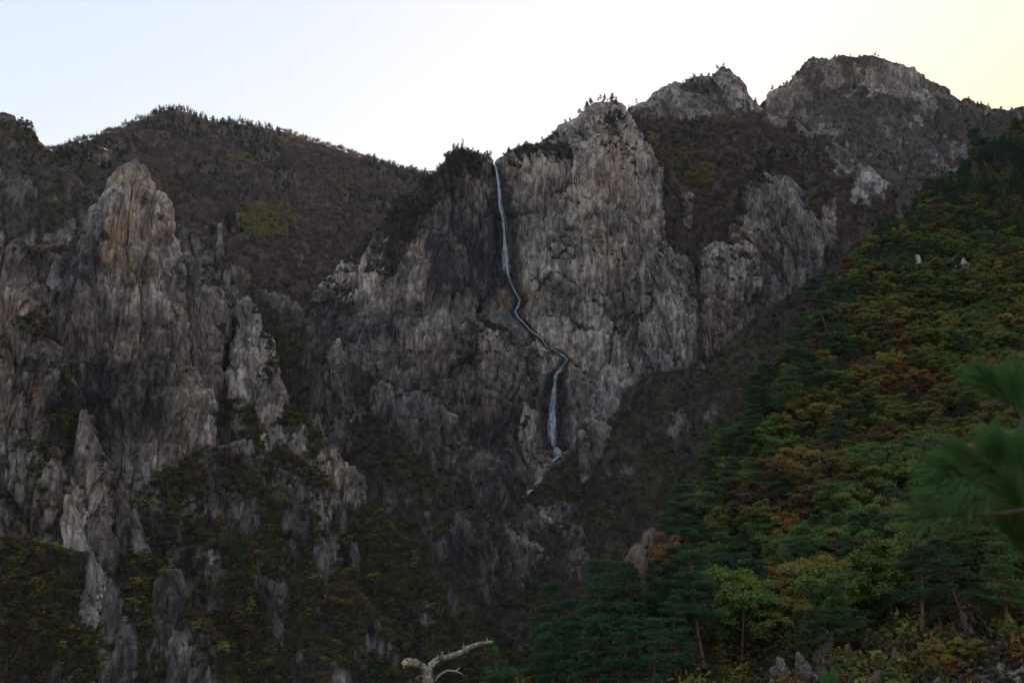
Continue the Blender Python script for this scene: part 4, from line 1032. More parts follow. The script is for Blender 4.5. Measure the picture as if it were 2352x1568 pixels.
build_mass('spur_forest', 'yellow, orange and olive wood on the left valley spurs', P, pid, scl, tint)

P, N = surface_points([('pinnacle', None), ('cliff', [5]), ('rock_outcrop', None), ('rock_spire', None)], 2600, lambda vg, n, u, v, C: sstep(0.3, 0.8, vg))
pid, scl, tint = mixed(P, [('shrub', 'moss', 0.6, 0.6, 1.3), ('leafy', 'olive', 0.15, 0.3, 0.55), ('pine', 'farpine', 0.15, 0.4, 0.7), ('leafy', 'orange', 0.05, 0.3, 0.5), ('leafy', 'yellow', 0.05, 0.3, 0.5)])
build_mass('wall_scrub', 'tufts of shrub in the cracks of the left rock walls', P, pid, scl, tint)

# ================================================================== rocks of the near slope
NEARROCKS = [
    ([(1492, 1212), (1474, 1222), (1456, 1242), (1440, 1268), (1424, 1298), (1414, 1330)], [(1498, 1212), (1510, 1222), (1508, 1250), (1494, 1290), (1484, 1330)], 3.0, 0.2, -0.45, 'slanting tan crag at the left edge of the near slope', [(1450, 1240, 60, 60, 0.12)]),
    ([(1911, 1358), (1900, 1389), (1895, 1420), (1892, 1440)], [(1915, 1357), (1931, 1375), (1940, 1390), (1936, 1440)], 1.2, 0.11, 0.3, 'pointed grey boulder under the leaning pine', None),
    ([(1893, 1437), (1878, 1461), (1862, 1503), (1860, 1535)], [(1905, 1435), (1917, 1450), (1920, 1473), (1905, 1535)], 1.0, 0.10, 0.15, 'flat-faced grey slab right below the pointed boulder', None),
    ([(1780, 1504), (1769, 1520), (1760, 1550), (1755, 1590)], [(1788, 1502), (1801, 1509), (1812, 1545), (1815, 1590)], 1.0, 0.10, 0.45, 'cracked tan boulder, leftmost of the pale group at the bottom', [(1785, 1530, 30, 30, 0.25)]),
    ([(1834, 1491), (1820, 1506), (1814, 1540), (1808, 1600)], [(1842, 1490), (1857, 1509), (1873, 1537), (1884, 1600)], 1.2, 0.11, 0.5, 'large pale pitted boulder at the bottom edge', None),
    ([(1845, 1463), (1842, 1487), (1841, 1500)], [(1849, 1463), (1853, 1480), (1855, 1500)], 0.4, 0.06, 0.6, 'thin pale stone standing behind the large pitted boulder', None),
    ([(2203, 1406), (2192, 1450), (2196, 1500)], [(2212, 1404), (2226, 1419), (2251, 1453), (2253, 1500)], 1.1, 0.10, -0.25, 'big dark upright rock on the bare ground, bottom right', None),
    ([(2296, 1462), (2268, 1485), (2242, 1523), (2240, 1540)], [(2308, 1460), (2314, 1474), (2300, 1500), (2290, 1540)], 0.9, 0.09, 0.5, 'tan tilted slab right of the dark upright rock', [(2290, 1490, 40, 40, 0.35)]),
    ([(2285, 1518), (2262, 1535), (2250, 1600)], [(2330, 1516), (2370, 1530), (2400, 1600)], 1.4, 0.11, 0.0, 'grey rock mass filling the bottom right corner', None),
    ([(2045, 1478), (2038, 1500), (2040, 1530)], [(2060, 1478), (2070, 1500), (2072, 1530)], 0.6, 0.08, 0.1, 'small grey rock set in brown soil, bottom right', None),
    ([(2010, 1545), (1985, 1556), (1975, 1600)], [(2030, 1545), (2045, 1560), (2050, 1600)], 0.7, 0.08, 0.1, 'low stone at the foot of the grey dead trunk', None),
    ([(2135, 1560), (2120, 1575), (2115, 1600)], [(2150, 1560), (2165, 1575), (2170, 1600)], 0.6, 0.08, 0.0, 'half-buried stone beside the yellow bush', None),
    ([(2205, 600), (2190, 612), (2188, 632)], [(2222, 598), (2240, 610), (2243, 632)], 2.5, 0.22, 0.6, 'pale outcrop high on the near slope under the top pines', None),
    ([(2100, 588), (2088, 598), (2086, 620)], [(2112, 586), (2124, 600), (2126, 620)], 2.2, 0.2, 0.3, 'small grey outcrop left of the high pale one', None),
]
for L_, R_, ry_, ds_, tone_, lab_, warm_ in NEARROCKS:
    crag('boulder' if ds_ < 0.15 else 'rock_outcrop', L_, R_, 110, ry_, lean=0.12, n=2.8, ypow=0.7, joint=1.6, disp=ds_ * (0.75 if ry_ > 2.9 else 1.1), fk=14.0 if ry_ > 2.9 else 5.0, k=7.0 if ry_ > 2.9 else 2.8, seed=int(L_[0][0]) % 97, vegbias=-0.30 if ry_ > 2.9 else -0.7, vegz=0.5, step=2.6, tone=tone_, warm=warm_ or (), label=lab_, cat='rock', group='rocks of the near slope', thing=True, seat=['near'], ext=60, back=10)

# ================================================================== single trees
PINES = [(g[0].mesh('pine_trunk_shape', (M_PBARK,), True), g[1].mesh('pine_crown_shape', (M_NEEDLE_O,)), h_) for g, h_ in
         ((make_pine(401, 13, 10, 0.36, 0.26, 0.5, 20, 7, 0.34, 0.045), 13), (make_pine(402, 13, 9, 0.46, 0.25, 0.5, 20, 7, 0.34, 0.045), 13), (make_pine(403, 12, 11, 0.26, 0.28, 0.5, 18, 7, 0.34, 0.045), 12), (make_pine(404, 13, 7, 0.58, 0.25, 0.5, 22, 7, 0.34, 0.045), 13), (make_pine(405, 9, 8, 0.30, 0.34, 0.5, 20, 7, 0.32, 0.045, lean=0.2), 9))]
BROAD = [(g[0].mesh('tree_trunk_shape', (M_BARK,), True), g[1].mesh('tree_crown_shape', (M_LEAF_O,)), 9.0) for g in
         (make_broadleaf(411, 9, 9500, 0.46, 0.11), make_broadleaf(412, 9, 9000, 0.50, 0.11), make_broadleaf(413, 9, 9500, 0.42, 0.11), make_broadleaf(414, 9, 7000, 0.48, 0.11), make_broadleaf(415, 9, 9500, 0.44, 0.10))]
ORD = ['first', 'second', 'third', 'fourth', 'fifth', 'sixth', 'seventh', 'eighth', 'ninth', 'tenth', 'eleventh', 'twelfth', 'thirteenth', 'fourteenth', 'fifteenth', 'sixteenth', 'seventeenth', 'eighteenth', 'nineteenth', 'twentieth']
def ordinal(i): return ORD[i] if i < 20 else '%dth' % (i + 1)
def place_tree(name, shape, loc, height, rotz, tint, tilt=(0, 0)):
    w, c, h_ = shape
    root = bpy.data.objects.new(name, None); root.empty_display_size = 0.5
    COL.objects.link(root)
    root.location = loc; root.rotation_euler = (tilt[0], tilt[1], rotz); s = height / h_; root.scale = (s, s, s)
    for nm, me in (('trunk', w), ('crown', c)):
        o = bpy.data.objects.new(nm, me); COL.objects.link(o); o.parent = root
        if nm == 'crown': o.color = (*tint, 1)
    return root
def ground_hit(u, v):
    hy = seat_depth(u, v, ['near'])
    return hy
trees = []      # (kind, x, y, height, colour key, shape, tilt, handmade)
HAND = [  # pines one can tell apart: u, v of the top, v of the foot, shape
    (1365, 1288, 1525, 0), (1443, 1395, 1575, 1), (1262, 1440, 1610, 2), (1180, 1478, 1640, 2), (1603, 1225, 1460, 1), (1555, 1120, 1300, 0), (1786, 1065, 1215, 3), (1800, 1070, 1210, 3), (1930, 935, 1060, 0), (2113, 1225, 1490, 1),
    (2228, 1235, 1440, 3), (2320, 1250, 1460, 0), (1985, 1235, 1370, 4), (2040, 1245, 1400, 4), (1800, 845, 985, 0), (1700, 955, 1090, 2), (1600, 1020, 1150, 2), (1905, 640, 785, 3), (2268, 288, 400, 0), (1850, 745, 880, 2), (1655, 1050, 1180, 0),
    (1715, 1150, 1290, 2), (1755, 860, 990, 0), (1960, 1350, 1500, 4), (1850, 1395, 1520, 4), (1325, 1330, 1480, 2), (2290, 1300, 1440, 2), (2170, 1310, 1450, 4), (1650, 1330, 1500, 2), (1220, 1465, 1600, 4), (1120, 1500, 1640, 0), (1400, 1305, 1520, 2), (1478, 1318, 1530, 1), (1540, 1290, 1490, 0), (1300, 1390, 1590, 1), (1350, 1420, 1620, 4), (1560, 1380, 1570, 2), (1500, 1420, 1620, 0), (1410, 1450, 1640, 2), (1510, 1295, 1490, 2), (1440, 1300, 1510, 0), (1640, 1230, 1400, 1), (1680, 1270, 1420, 0)]
for u, vt, vb, sh in HAND:
    D = ground_hit(u, vb)
    if D is None or D > 700: D = 120
    p = at(u, vb, D); trees.append(['pine', p[0], p[1], (vb - vt) / FPX * D * 1.02, 'pine', sh, True])
grid = {}
def free(x, y, r):
    k = (int(x // 4), int(y // 4))
    for i in range(-2, 3):
        for j in range(-2, 3):
            for (a, b, c) in grid.get((k[0] + i, k[1] + j), ()):
                if (a - x) ** 2 + (b - y) ** 2 < (0.5 * (r + c)) ** 2: return False
    grid.setdefault(k, []).append((x, y, r)); return True
for t_ in trees: free(t_[1], t_[2], 3.0)
pine_zone = [(1380, 1560, 330, 300, 0.97), (1560, 1150, 110, 160, 0.85), (1690, 980, 90, 120, 0.85), (1800, 860, 90, 110, 0.8), (1900, 720, 80, 110, 0.7), (2020, 520, 110, 110, 0.8), (2200, 400, 260, 110, 0.85), (2150, 1320, 240, 110, 0.8), (1620, 1350, 110, 130, 0.6), (1960, 980, 60, 60, 0.5), (2290, 560, 60, 50, 0.4), (2050, 650, 90, 60, 0.5)]
bare_zone = [(2180, 1550, 190, 75, 0.7), (1850, 1530, 70, 60, 1.0)]
NV = 60000
xs = RNG.uniform(-40, 420, NV); ys = RNG.uniform(98, 640, NV)
zs = ground_z(xs, ys); PG = np.stack([xs, ys, zs], -1); uu, vv = to_uv(PG)
ok = (uu > 930) & (uu < 2470) & (vv < 1760) & (vv > 200)
pz = ell(PG, pine_zone); bz = ell(PG, bare_zone)
nr1 = noise3(xs / 16, ys / 16, 0.3, 301); nr2 = noise3(xs / 22, ys / 22, 0.7, 302); nr3 = noise3(xs / 12, ys / 12, 0.9, 303)
for i in np.where(ok)[0]:
    if RNG.rand() < bz[i]: continue
    isp = RNG.rand() < 0.08 + 0.85 * pz[i]
    if not free(xs[i], ys[i], 4.0 if isp else 3.1): continue
    if isp:
        trees.append(['pine', xs[i], ys[i], RNG.uniform(6.5, 11.5) * (0.85 if uu[i] < 1560 else 1), 'pine', RNG.randint(0, 5), False])
    else:
        a, b = nr1[i] + 0.3 * RNG.normal(), nr2[i] + 0.3 * RNG.normal()
        key = 'orange' if a > 0.52 else 'yellow' if a > 0.27 else 'russet' if b > 0.55 else 'green' if b < -0.02 else 'olive' if RNG.rand() < 0.9 else 'brown'
        if a > 0.55 and RNG.rand() < 0.25: key = 'red'
        trees.append(['broad', xs[i], ys[i], RNG.uniform(5.0, 10.5) * (0.85 if key in ('orange', 'red') else 1), key, RNG.randint(0, 5), False])
# autumn bushes on the bare ground at the bottom right
for u, v, h_, key in ((2130, 1545, 3.2, 'yellow'), (2160, 1560, 2.6, 'orange'), (2215, 1530, 3.0, 'yellow'), (2245, 1535, 2.6, 'olive'), (2195, 1575, 1.8, 'red'), (1930, 1560, 2.4, 'green'), (2050, 1590, 2.2, 'green'), (2330, 1500, 3, 'green')):
    D = ground_hit(u, v) or 95
    p = at(u, v, D); trees.append(['broad', p[0], p[1], h_, key, RNG.randint(0, 5), True])
XY = np.array([(t[1], t[2]) for t in trees]); TZ = ground_z(XY[:, 0], XY[:, 1])
size = np.array([t[3] for t in trees]) / XY[:, 1]
Pt = np.stack([XY[:, 0], XY[:, 1], TZ + 0.6 * np.array([t[3] for t in trees])], -1)
tu, tv = to_uv(Pt)
CLEAR = [(1855, 1490, 105, 75), (1455, 1262, 45, 50), (2250, 1480, 75, 55), (2215, 612, 30, 22), (2105, 600, 22, 20)]
drop_ = np.zeros(len(trees), bool)
for i, t in enumerate(trees):
    if t[6]: continue
    for cu, cv, ru, rv in CLEAR:
        if ((tu[i] - cu) / ru) ** 2 + ((tv[i] - cv) / rv) ** 2 < 1: drop_[i] = True
    if t[2] < 104 and tu[i] > 1640: drop_[i] = True
    if t[2] < 106 and tu[i] > 1960 and tv[i] > 1430: drop_[i] = True
inview = ~drop_ & (tu > -20) & (tu < 2372) & (tv > 0) & (tv < 1585)
# hidden behind the brow of the slope?
bv = bvh_of(['near'])
seen = np.zeros(len(trees), bool)
for i in np.where(inview)[0]:
    d = Vector(Pt[i]); L = d.length
    h_ = bv.ray_cast(Vector((0, 0, 0)), d.normalized(), L - 4.0)
    seen[i] = h_[0] is None
singles = []
for kind, cap in (('pine', 175), ('broad', 295)):
    c = [i for i in range(len(trees)) if trees[i][0] == kind and seen[i]]
    c.sort(key=lambda i: -(size[i] + (10 if trees[i][6] else 0)))
    singles += c[:cap]
sset = set(singles)
rest = [i for i in range(len(trees)) if i not in sset and (seen[i] or inview[i])]
ZONES = [
    (lambda u, v: v > 1380 and u < 1300, 'at the low left tip of the near slope'),
    (lambda u, v: v > 1300 and u < 1500, 'below the slanting tan crag'),
    (lambda u, v: v > 1300 and u < 1730, 'at the bottom left of the pale boulders'),
    (lambda u, v: v > 1300 and u < 1960, 'around the pale boulders at the bottom'),
    (lambda u, v: v > 1300 and u < 2150, 'above the bare soil at the bottom'),
    (lambda u, v: v > 1300, 'in the bottom right corner'),
    (lambda u, v: v > 1050 and u < 1650, 'just above the slanting tan crag'),
    (lambda u, v: v > 1050 and u < 1850, 'on the lower middle of the near slope'),
    (lambda u, v: v > 1050 and u < 2080, 'left of the blurred branch'),
    (lambda u, v: v > 1050, 'behind the blurred branch'),
    (lambda u, v: v > 800 and u < 1800, 'on the left edge of the near slope'),
    (lambda u, v: v > 800 and u < 2000, 'in the middle of the near slope'),
    (lambda u, v: v > 800 and u < 2200, 'above and left of the blurred branch'),
    (lambda u, v: v > 800, 'at the right edge over the blurred branch'),
    (lambda u, v: v > 560 and u < 2050, 'on the upper left edge of the near slope'),
    (lambda u, v: v > 560 and u < 2220, 'on the upper middle of the near slope'),
    (lambda u, v: v > 560, 'on the upper right of the near slope'),
    (lambda u, v: True, 'near the top of the near slope')]
CWORD = dict(orange='orange', yellow='golden yellow', russet='russet', green='fresh green', olive='olive green', brown='withered brown', red='crimson', pine='dark green')
info = {}
for i in singles:
    z_ = next(n_ for n_, (f, _) in enumerate(ZONES) if f(tu[i], tv[i]))
    info.setdefault((trees[i][0], trees[i][4], z_), []).append(i)
for (kind, key, z_), lst in info.items():
    lst.sort(key=lambda i: tu[i])
    noun = 'pines' if kind == 'pine' else 'broadleaf trees'
    one = 'pine' if kind == 'pine' else 'broadleaf tree'
    for r_, i in enumerate(lst):
        t = trees[i]
        shape = (PINES if kind == 'pine' else BROAD)[t[5]]
        lean = RNG.normal(size=2) * 0.05
        o = place_tree('pine_tree' if kind == 'pine' else 'broadleaf_tree', shape, (t[1], t[2], TZ[i] - 0.2), t[3], RNG.uniform(0, 6.28), pick_colour(key), lean)
        lab = ('only %s %s %s' % (CWORD[key], one, ZONES[z_][1])) if len(lst) == 1 else '%s %s %s from left, %s' % (ordinal(r_), CWORD[key], one, ZONES[z_][1])
        tag(o, lab, 'pine tree' if kind == 'pine' else 'broadleaf tree', 'pines on the near slope' if kind == 'pine' else 'autumn trees on the near slope')
if rest:
    P = np.stack([XY[rest, 0], XY[rest, 1], TZ[rest] - 0.2], -1)
    pid = np.array([RNG.choice(KIND['nearpine' if trees[i][0] == 'pine' else 'near']) for i in rest])
    scl = np.array([trees[i][3] / (12.0 if trees[i][0] == 'pine' else 8.5) for i in rest])
    tint = np.array([pick_colour(trees[i][4]) for i in rest])
    build_mass('near_slope_wood', 'remaining wood of pines and autumn trees on the near slope', P, pid, scl, tint)
# undergrowth
xs = RNG.uniform(-30, 300, 30000); ys = 60 + 480 * RNG.rand(30000) ** 1.7 ; zs = ground_z(xs, ys); P = np.stack([xs, ys, zs], -1); uu, vv = to_uv(P)
m = (uu > 950) & (uu < 2450) & (vv < 1700) & (RNG.rand(len(xs)) < np.clip(220 / ys, 0, 1)); P = P[m]
bz = ell(P, bare_zone); P = P[RNG.rand(len(P)) > 0.1 * bz]
pid, scl, tint = mixed(P, [('shrub', 'moss', 0.5, 0.5, 1.1), ('shrub', 'russet', 0.3, 0.5, 1.0), ('shrub', 'olive', 0.3, 0.5, 1.1), ('shrub', 'yellow', 0.06, 0.4, 0.9), ('shrub', 'orange', 0.06, 0.4, 0.9)])
build_mass('undergrowth', 'low bushes and grass under the trees of the near slope', P, pid, scl, tint)

# ------------------------------------------------------------------ pines along the skyline
def drop(x, y, names):
    h_ = bvh_of(names).ray_cast(Vector((x, y, 3000.0)), Vector((0, 0, -1)))
    return None if h_[0] is None else h_[0].z
SKY = [('crag', -5, 80, 296, 815, 12, 9, 'on top of the far left crag', 0.0), ('slope', 105, 345, 350, 1005, 24, 9, 'on the skyline right of the far left crag', 0.0), ('cliff', 985, 1134, 362, 1056, 20, 8, 'on the top left of the waterfall', 0.15),
       ('cliff', 1150, 1300, 320, 1086, 12, 8, 'on the ridge just right of the waterfall lip', 0.5), ('cliff', 1310, 1440, 245, 1086, 16, 9, 'on the top of the tall dome', 0.0), ('peak', 1470, 1670, 180, 1335, 18, 10, 'on the ridge of the pointed peak', 0.1),
       ('mountain', 1745, 1830, 210, 1600, 9, 10, 'in the notch left of the highest peak', 0.2), ('mountain', 2240, 2345, 240, 1575, 10, 9, 'on the far right skyline', 0.3)]
for nm, u0, u1, vref, D, n_, h_, where, barep in SKY:
    us = np.sort(np.linspace(u0, u1, n_) + RNG.uniform(-0.45, 0.45, n_) * (u1 - u0) / n_)
    r_ = 0
    for u in us:
        y = D + RNG.uniform(-8, 4); x = kxz(u, vref)[0] * y
        z = drop(x, y, [nm])
        if z is None: continue
        o = place_tree('pine_tree', PINES[RNG.randint(0, 5)], (x, y, z - 0.6), h_ * RNG.uniform(0.6, 1.25), RNG.uniform(0, 6.28), np.array((0.020, 0.036, 0.024)) * RNG.uniform(0.8, 1.2), RNG.normal(size=2) * 0.08)
        tag(o, '%s small dark pine from left, %s' % (ordinal(r_), where), 'pine tree', 'pines along the skyline'); r_ += 1

# ================================================================== waterfall
def water_material():
    t = NT('falling_water')
    pos = t.node('ShaderNodeNewGeometry').outputs['Position']
    n = t.noise(t.mapping(pos, (1, 1, 0.12)), 0.9, 4, 0.65)
    b = t.node('ShaderNodeBsdfPrincipled'); b.inputs['Base Color'].default_value = (0.72, 0.76, 0.82, 1); b.inputs['Roughness'].default_value = 0.5
    tr = t.node('ShaderNodeBsdfTransparent')
    mx = t.node('ShaderNodeMixShader')
    t.con(t.math('MULTIPLY', t.ramp(n, [(0.38, 0.15), (0.60, 1.0)]), t.attr('cover')), mx.inputs[0]); t.con(tr.outputs[0], mx.inputs[1]); t.con(b.outputs[0], mx.inputs[2]); t.con(mx.outputs[0], t.out.inputs[0])
    return t.m
MWATER = water_material()
FB = at(1203, 1150, 850.0)
falls = link('waterfall', None, None, tuple(FB))
tag(falls, 'thin white waterfall dropping in tiers down the middle of the great cliff', 'waterfall')
def water_path(pts, names=('cliff', 'slope', 'rock_outcrop')):
    pts = np.array(pts, float); seg = np.concatenate([[0], np.cumsum(np.hypot(*np.diff(pts, axis=0).T))])
    n = max(4, int(seg[-1] / 3)); s = np.linspace(0, seg[-1], n)
    u = np.interp(s, seg, pts[:, 0]); v = np.interp(s, seg, pts[:, 1])
    y = np.array([seat_depth(a, b, list(names)) or np.nan for a, b in zip(u, v)])
    y = np.where(y > 1300, np.nan, y)
    ok = ~np.isnan(y); y = np.interp(np.arange(n), np.where(ok)[0], y[ok])
    k = 5; yp = np.pad(y, k, mode='edge'); ymin = np.array([yp[i:i + 2 * k + 1].min() for i in range(n)]); yp = np.pad(ymin, k, mode='edge')
    y = np.array([yp[i:i + 2 * k + 1].mean() for i in range(n)]) - 2.2
    return u, v, y
def water_part(name, pts, wid, strands, rad, cover, seed, dens=(1, 1)):
    """many short broken threads of water that follow the rock; dens gives how thick they run from top to bottom"""
    rng = np.random.RandomState(seed)
    u, v, y = water_path(pts); n = len(u)
    w = np.interp(np.linspace(0, 1, n), np.linspace(0, 1, len(wid)), wid)
    dn = np.interp(np.linspace(0, 1, n), np.linspace(0, 1, len(dens)), dens)
    g = Geo(); cov = []
    for k in range(strands):
        c = rng.choice(n, p=dn / dn.sum()); L = int(n * rng.uniform(0.10, 0.38)) + 4
        a = max(0, c - L // 2); b = min(n, a + L); a = max(0, b - L)
        o = np.clip(rng.normal() * 0.28, -0.55, 0.55)
        wob = np.cumsum(rng.normal(size=n)); wob = wob - np.linspace(wob[0], wob[-1], n); wob = wob / (np.abs(wob).max() + 1e-6) * 0.22
        P = at(u + (o + wob) * w, v, y + rng.uniform(-0.8, 0.8))[a:b]
        m = b - a
        r = rad * rng.uniform(0.35, 1.25) * (0.7 + 0.6 * rng.rand(m)) * np.sin(np.linspace(0.12, math.pi - 0.12, m)) ** 0.5
        before = g.n
        g.tube(P, r, 5, False)
        cov.append(np.full(g.n - before, cover * rng.uniform(0.45, 1.0)))
    for V in g.v: V -= FB.astype(np.float32)
    me = g.mesh(name, (MWATER,), True); attr(me, 'cover', np.concatenate(cov))
    return link(name, me, falls)
i1 = FALLS.index((1173, 646)); i2 = FALLS.index((1290, 843))
water_part('upper_fall', FALLS[:i1 + 1], [3, 5, 6, 7, 9, 12, 14, 7], 52, 0.22, 0.8, 1, (2.2, 1.8, 1.5, 1.1, 0.8, 0.8, 1.0, 1.4))
water_part('upper_fall_veil', FALLS[4:i1], [6, 10, 15, 19, 15], 40, 0.38, 0.45, 2, (0.5, 1, 1.2, 1))
water_part('slab_stream', FALLS[i1:i2 + 1], [6, 3, 4, 2, 5, 10, 7], 24, 0.19, 0.85, 3, (1, 1.2, 0.7, 1.3, 0.8, 1.2, 1.4))
water_part('lower_fall', FALLS[i2:], [8, 8, 9, 10, 12, 13, 14], 44, 0.26, 0.8, 4, (1.8, 1.8, 1.2, 0.9, 0.7, 0.8, 1.2))
water_part('lower_fall_veil', FALLS[i2 + 2:], [9, 12, 15, 18, 20], 30, 0.38, 0.45, 5, (0.5, 1, 1.2, 1.4))
water_part('pool_outflow', [(1273, 1026), (1284, 1045), (1276, 1053), (1268, 1061)], [22, 12, 8], 26, 0.28, 1.0, 6)
water_part('cascade', [(1247, 1090), (1243, 1096), (1236, 1108), (1231, 1118)], [7, 11, 8], 22, 0.3, 1.0, 7)
water_part('cascade', [(1221, 1124), (1215, 1128), (1208, 1135), (1203, 1142)], [7, 10, 7], 20, 0.28, 1.0, 8)

# ================================================================== foreground
def U(u, v, D): return at(u, v, D)
def wood_material(name, lo, mid, hi):
    t = NT(name); pos = t.node('ShaderNodeTexCoord').outputs['Object']
    n = t.noise(pos, 28, 5, 0.7); n2 = t.noise(pos, 7, 3, 0.6)
    col = t.ramp(t.math('ADD', t.math('MULTIPLY', n, 0.5), t.math('MULTIPLY', n2, 0.5)), [(0.36, lo), (0.5, mid), (0.62, hi)])
    b = t.node('ShaderNodeBsdfPrincipled'); b.inputs['Roughness'].default_value = 0.85; t.con(col, b.inputs['Base Color'])
    bp = t.node('ShaderNodeBump'); bp.inputs['Strength'].default_value = 0.8; bp.inputs['Distance'].default_value = 0.02; t.con(n, bp.inputs['Height']); t.con(bp.outputs[0], b.inputs['Normal'])
    t.con(b.outputs[0], t.out.inputs[0]); return t.m
M_SNAG = wood_material('peeling_dead_wood', (0.035, 0.028, 0.024), (0.16, 0.135, 0.11), (0.42, 0.38, 0.32))
M_BREAK = wood_material('broken_heartwood', (0.22, 0.13, 0.07), (0.42, 0.29, 0.17), (0.55, 0.43, 0.29))
DS = 13.0
base = U(983, 1620, DS); base = np.array([base[0], base[1], ground_z(np.array([base[0]]), np.array([base[1]]))[0]])
snag = link('dead_tree', None, None, tuple(base))
tag(snag, 'bare weathered dead tree, its forked top at the bottom edge', 'dead tree')
def knotty(pts, rad, seed, n=40, amp=0.18, sides=9):
    rng = np.random.RandomState(seed); pts = np.array(pts, float); rad = np.array(rad, float)
    seg = np.concatenate([[0], np.cumsum(np.linalg.norm(np.diff(pts, axis=0), axis=1))]); s = np.linspace(0, seg[-1], n)
    P = np.stack([np.interp(s, seg, pts[:, i]) for i in range(3)], -1); r = np.interp(s, seg, rad)
    k = np.array([0.25, 0.5, 0.25])
    for i in range(3): P[1:-1, i] = (P[:-2, i] + 2 * P[1:-1, i] + P[2:, i]) / 4
    r = r * (1 + amp * np.convolve(rng.normal(size=n), k, 'same'))
    g = Geo(); g.tube(P, r, sides, True)
    for V in g.v: V += (rng.normal(size=V.shape) * rad.mean() * 0.09).astype(np.float32)
    return g
def snag_part(name, uvs, rad, seed, mat=M_SNAG, dd=None, n=40, parent=None):
    dd = dd or [0] * len(uvs)
    P = np.array([U(u, v, DS + d) for (u, v), d in zip(uvs, dd)])
    g = knotty(P, rad, seed, n)
    for V in g.v: V -= base.astype(np.float32)
    return link(name, g.mesh(name, (mat,), True), parent or snag)
tr = np.vstack([base, base + np.array([0.1, 0, 3.0]), U(985, 1600, DS), U(983, 1565, DS), U(983, 1540, DS)])
g = knotty(tr, [0.16, 0.13, 0.085, 0.065, 0.05], 3, 40); [V.__isub__(base.astype(np.float32)) for V in g.v]
link('trunk', g.mesh('trunk', (M_SNAG,), True), snag)
limb = snag_part('limb', [(983, 1548), (986, 1534), (992, 1523), (1006, 1514), (1027, 1509), (1048, 1502), (1066, 1494), (1076, 1487), (1094, 1480), (1118, 1475), (1134, 1472)], [0.048, 0.046, 0.043, 0.04, 0.036, 0.033, 0.032, 0.03, 0.028, 0.022, 0.010], 4, dd=[0, 0, 0, 0.05, 0.1, 0.1, 0.15, 0.2, 0.2, 0.3, 0.3], n=60)
stub = snag_part('broken_limb', [(981, 1545), (972, 1531), (957, 1523), (942, 1520), (931, 1521)], [0.045, 0.047, 0.046, 0.05, 0.05], 5, dd=[0, -0.05, -0.1, -0.2, -0.25], n=30)
snag_part('splintered_end', [(936, 1520), (930, 1522), (926, 1524)], [0.052, 0.046, 0.018], 6, M_BREAK, dd=[-0.22, -0.28, -0.32], n=8, parent=stub)
snag_part('splinter', [(930, 1531), (925, 1533)], [0.012, 0.004], 7, M_BREAK, dd=[-0.3, -0.3], n=6, parent=stub)
snag_part('twig', [(1000, 1562), (1006, 1553), (1013, 1547), (1027, 1539), (1046, 1540), (1062, 1547)], [0.011, 0.011, 0.011, 0.010, 0.009, 0.005], 8, M_DEAD, dd=[-0.2] * 6)
snag_part('twig', [(1046, 1540), (1052, 1537), (1056, 1530)], [0.009, 0.009, 0.004], 9, M_DEAD, dd=[-0.2] * 3, n=10)
for j, (a, b, r) in enumerate((((1014, 1511), (1016, 1495), 0.016), ((1004, 1512), (1005, 1502), 0.012), ((1064, 1493), (1064, 1476), 0.011), ((1118, 1473), (1118, 1463), 0.012), ((1033, 1506), (1029, 1490), 0.007), ((958, 1556), (972, 1550), 0.018))):
    snag_part('knot_stub', [a, ((a[0] + b[0]) / 2 + 1, (a[1] + b[1]) / 2), b], [r * 1.3, r, r * 0.6], 20 + j, n=8, parent=limb if j < 5 else snag)

# --- blurred pine branch close to the camera
branch_o = at(2420, 1120, 1.9)
branch = link('pine_branch', None, None, tuple(branch_o))
tag(branch, 'out-of-focus green pine branch reaching in from the right edge', 'pine branch')
M_TWIG = wood_material('pine_twig_bark', (0.025, 0.018, 0.013), (0.05, 0.036, 0.026), (0.08, 0.058, 0.042))
def near_tube(name, uvd, rad, seed):
    P = np.array([U(*p) for p in uvd]) - branch_o
    g = knotty(P, rad, seed, 24, 0.1, 7); return link(name, g.mesh(name, (M_TWIG,), True), branch)
near_tube('twig', [(2440, 1130, 1.92), (2352, 1112, 1.9), (2300, 1090, 1.88), (2250, 1105, 1.85)], [0.0055, 0.005, 0.0045, 0.003], 1)
near_tube('twig', [(2352, 1112, 1.9), (2330, 1040, 1.92), (2350, 960, 1.95), (2330, 930, 1.95)], [0.004, 0.004, 0.0035, 0.003], 2)
near_tube('twig', [(2400, 1125, 1.9), (2350, 1170, 1.86), (2300, 1178, 1.84), (2180, 1180, 1.82)], [0.004, 0.004, 0.003, 0.002], 3)
near_tube('twig', [(2420, 1150, 1.9), (2370, 1230, 1.95), (2340, 1280, 1.95)], [0.004, 0.004, 0.003], 4)
TUFTS = [((2330, 935, 1.95), (2270, 880, 1.93), 130), ((2352, 960, 1.95), (2330, 885, 1.95), 120), ((2250, 1105, 1.85), (2175, 1085, 1.83), 150), ((2290, 1092, 1.88), (2215, 1055, 1.86), 130), ((2320, 1095, 1.9), (2290, 1040, 1.88), 130),
         ((2352, 1105, 1.92), (2335, 1050, 1.92), 120), ((2240, 1115, 1.84), (2170, 1140, 1.82), 110), ((2180, 1180, 1.82), (2130, 1192, 1.8), 45), ((2352, 1175, 1.88), (2320, 1130, 1.87), 100), ((2345, 1270, 1.95), (2325, 1215, 1.94), 120), ((2370, 1290, 1.95), (2350, 1240, 1.95), 120), ((2290, 1120, 1.87), (2235, 1150, 1.85), 80)]
NEEDLE = leaf_material('needles_close', 'object', 0.5, 0.25, 0.25)
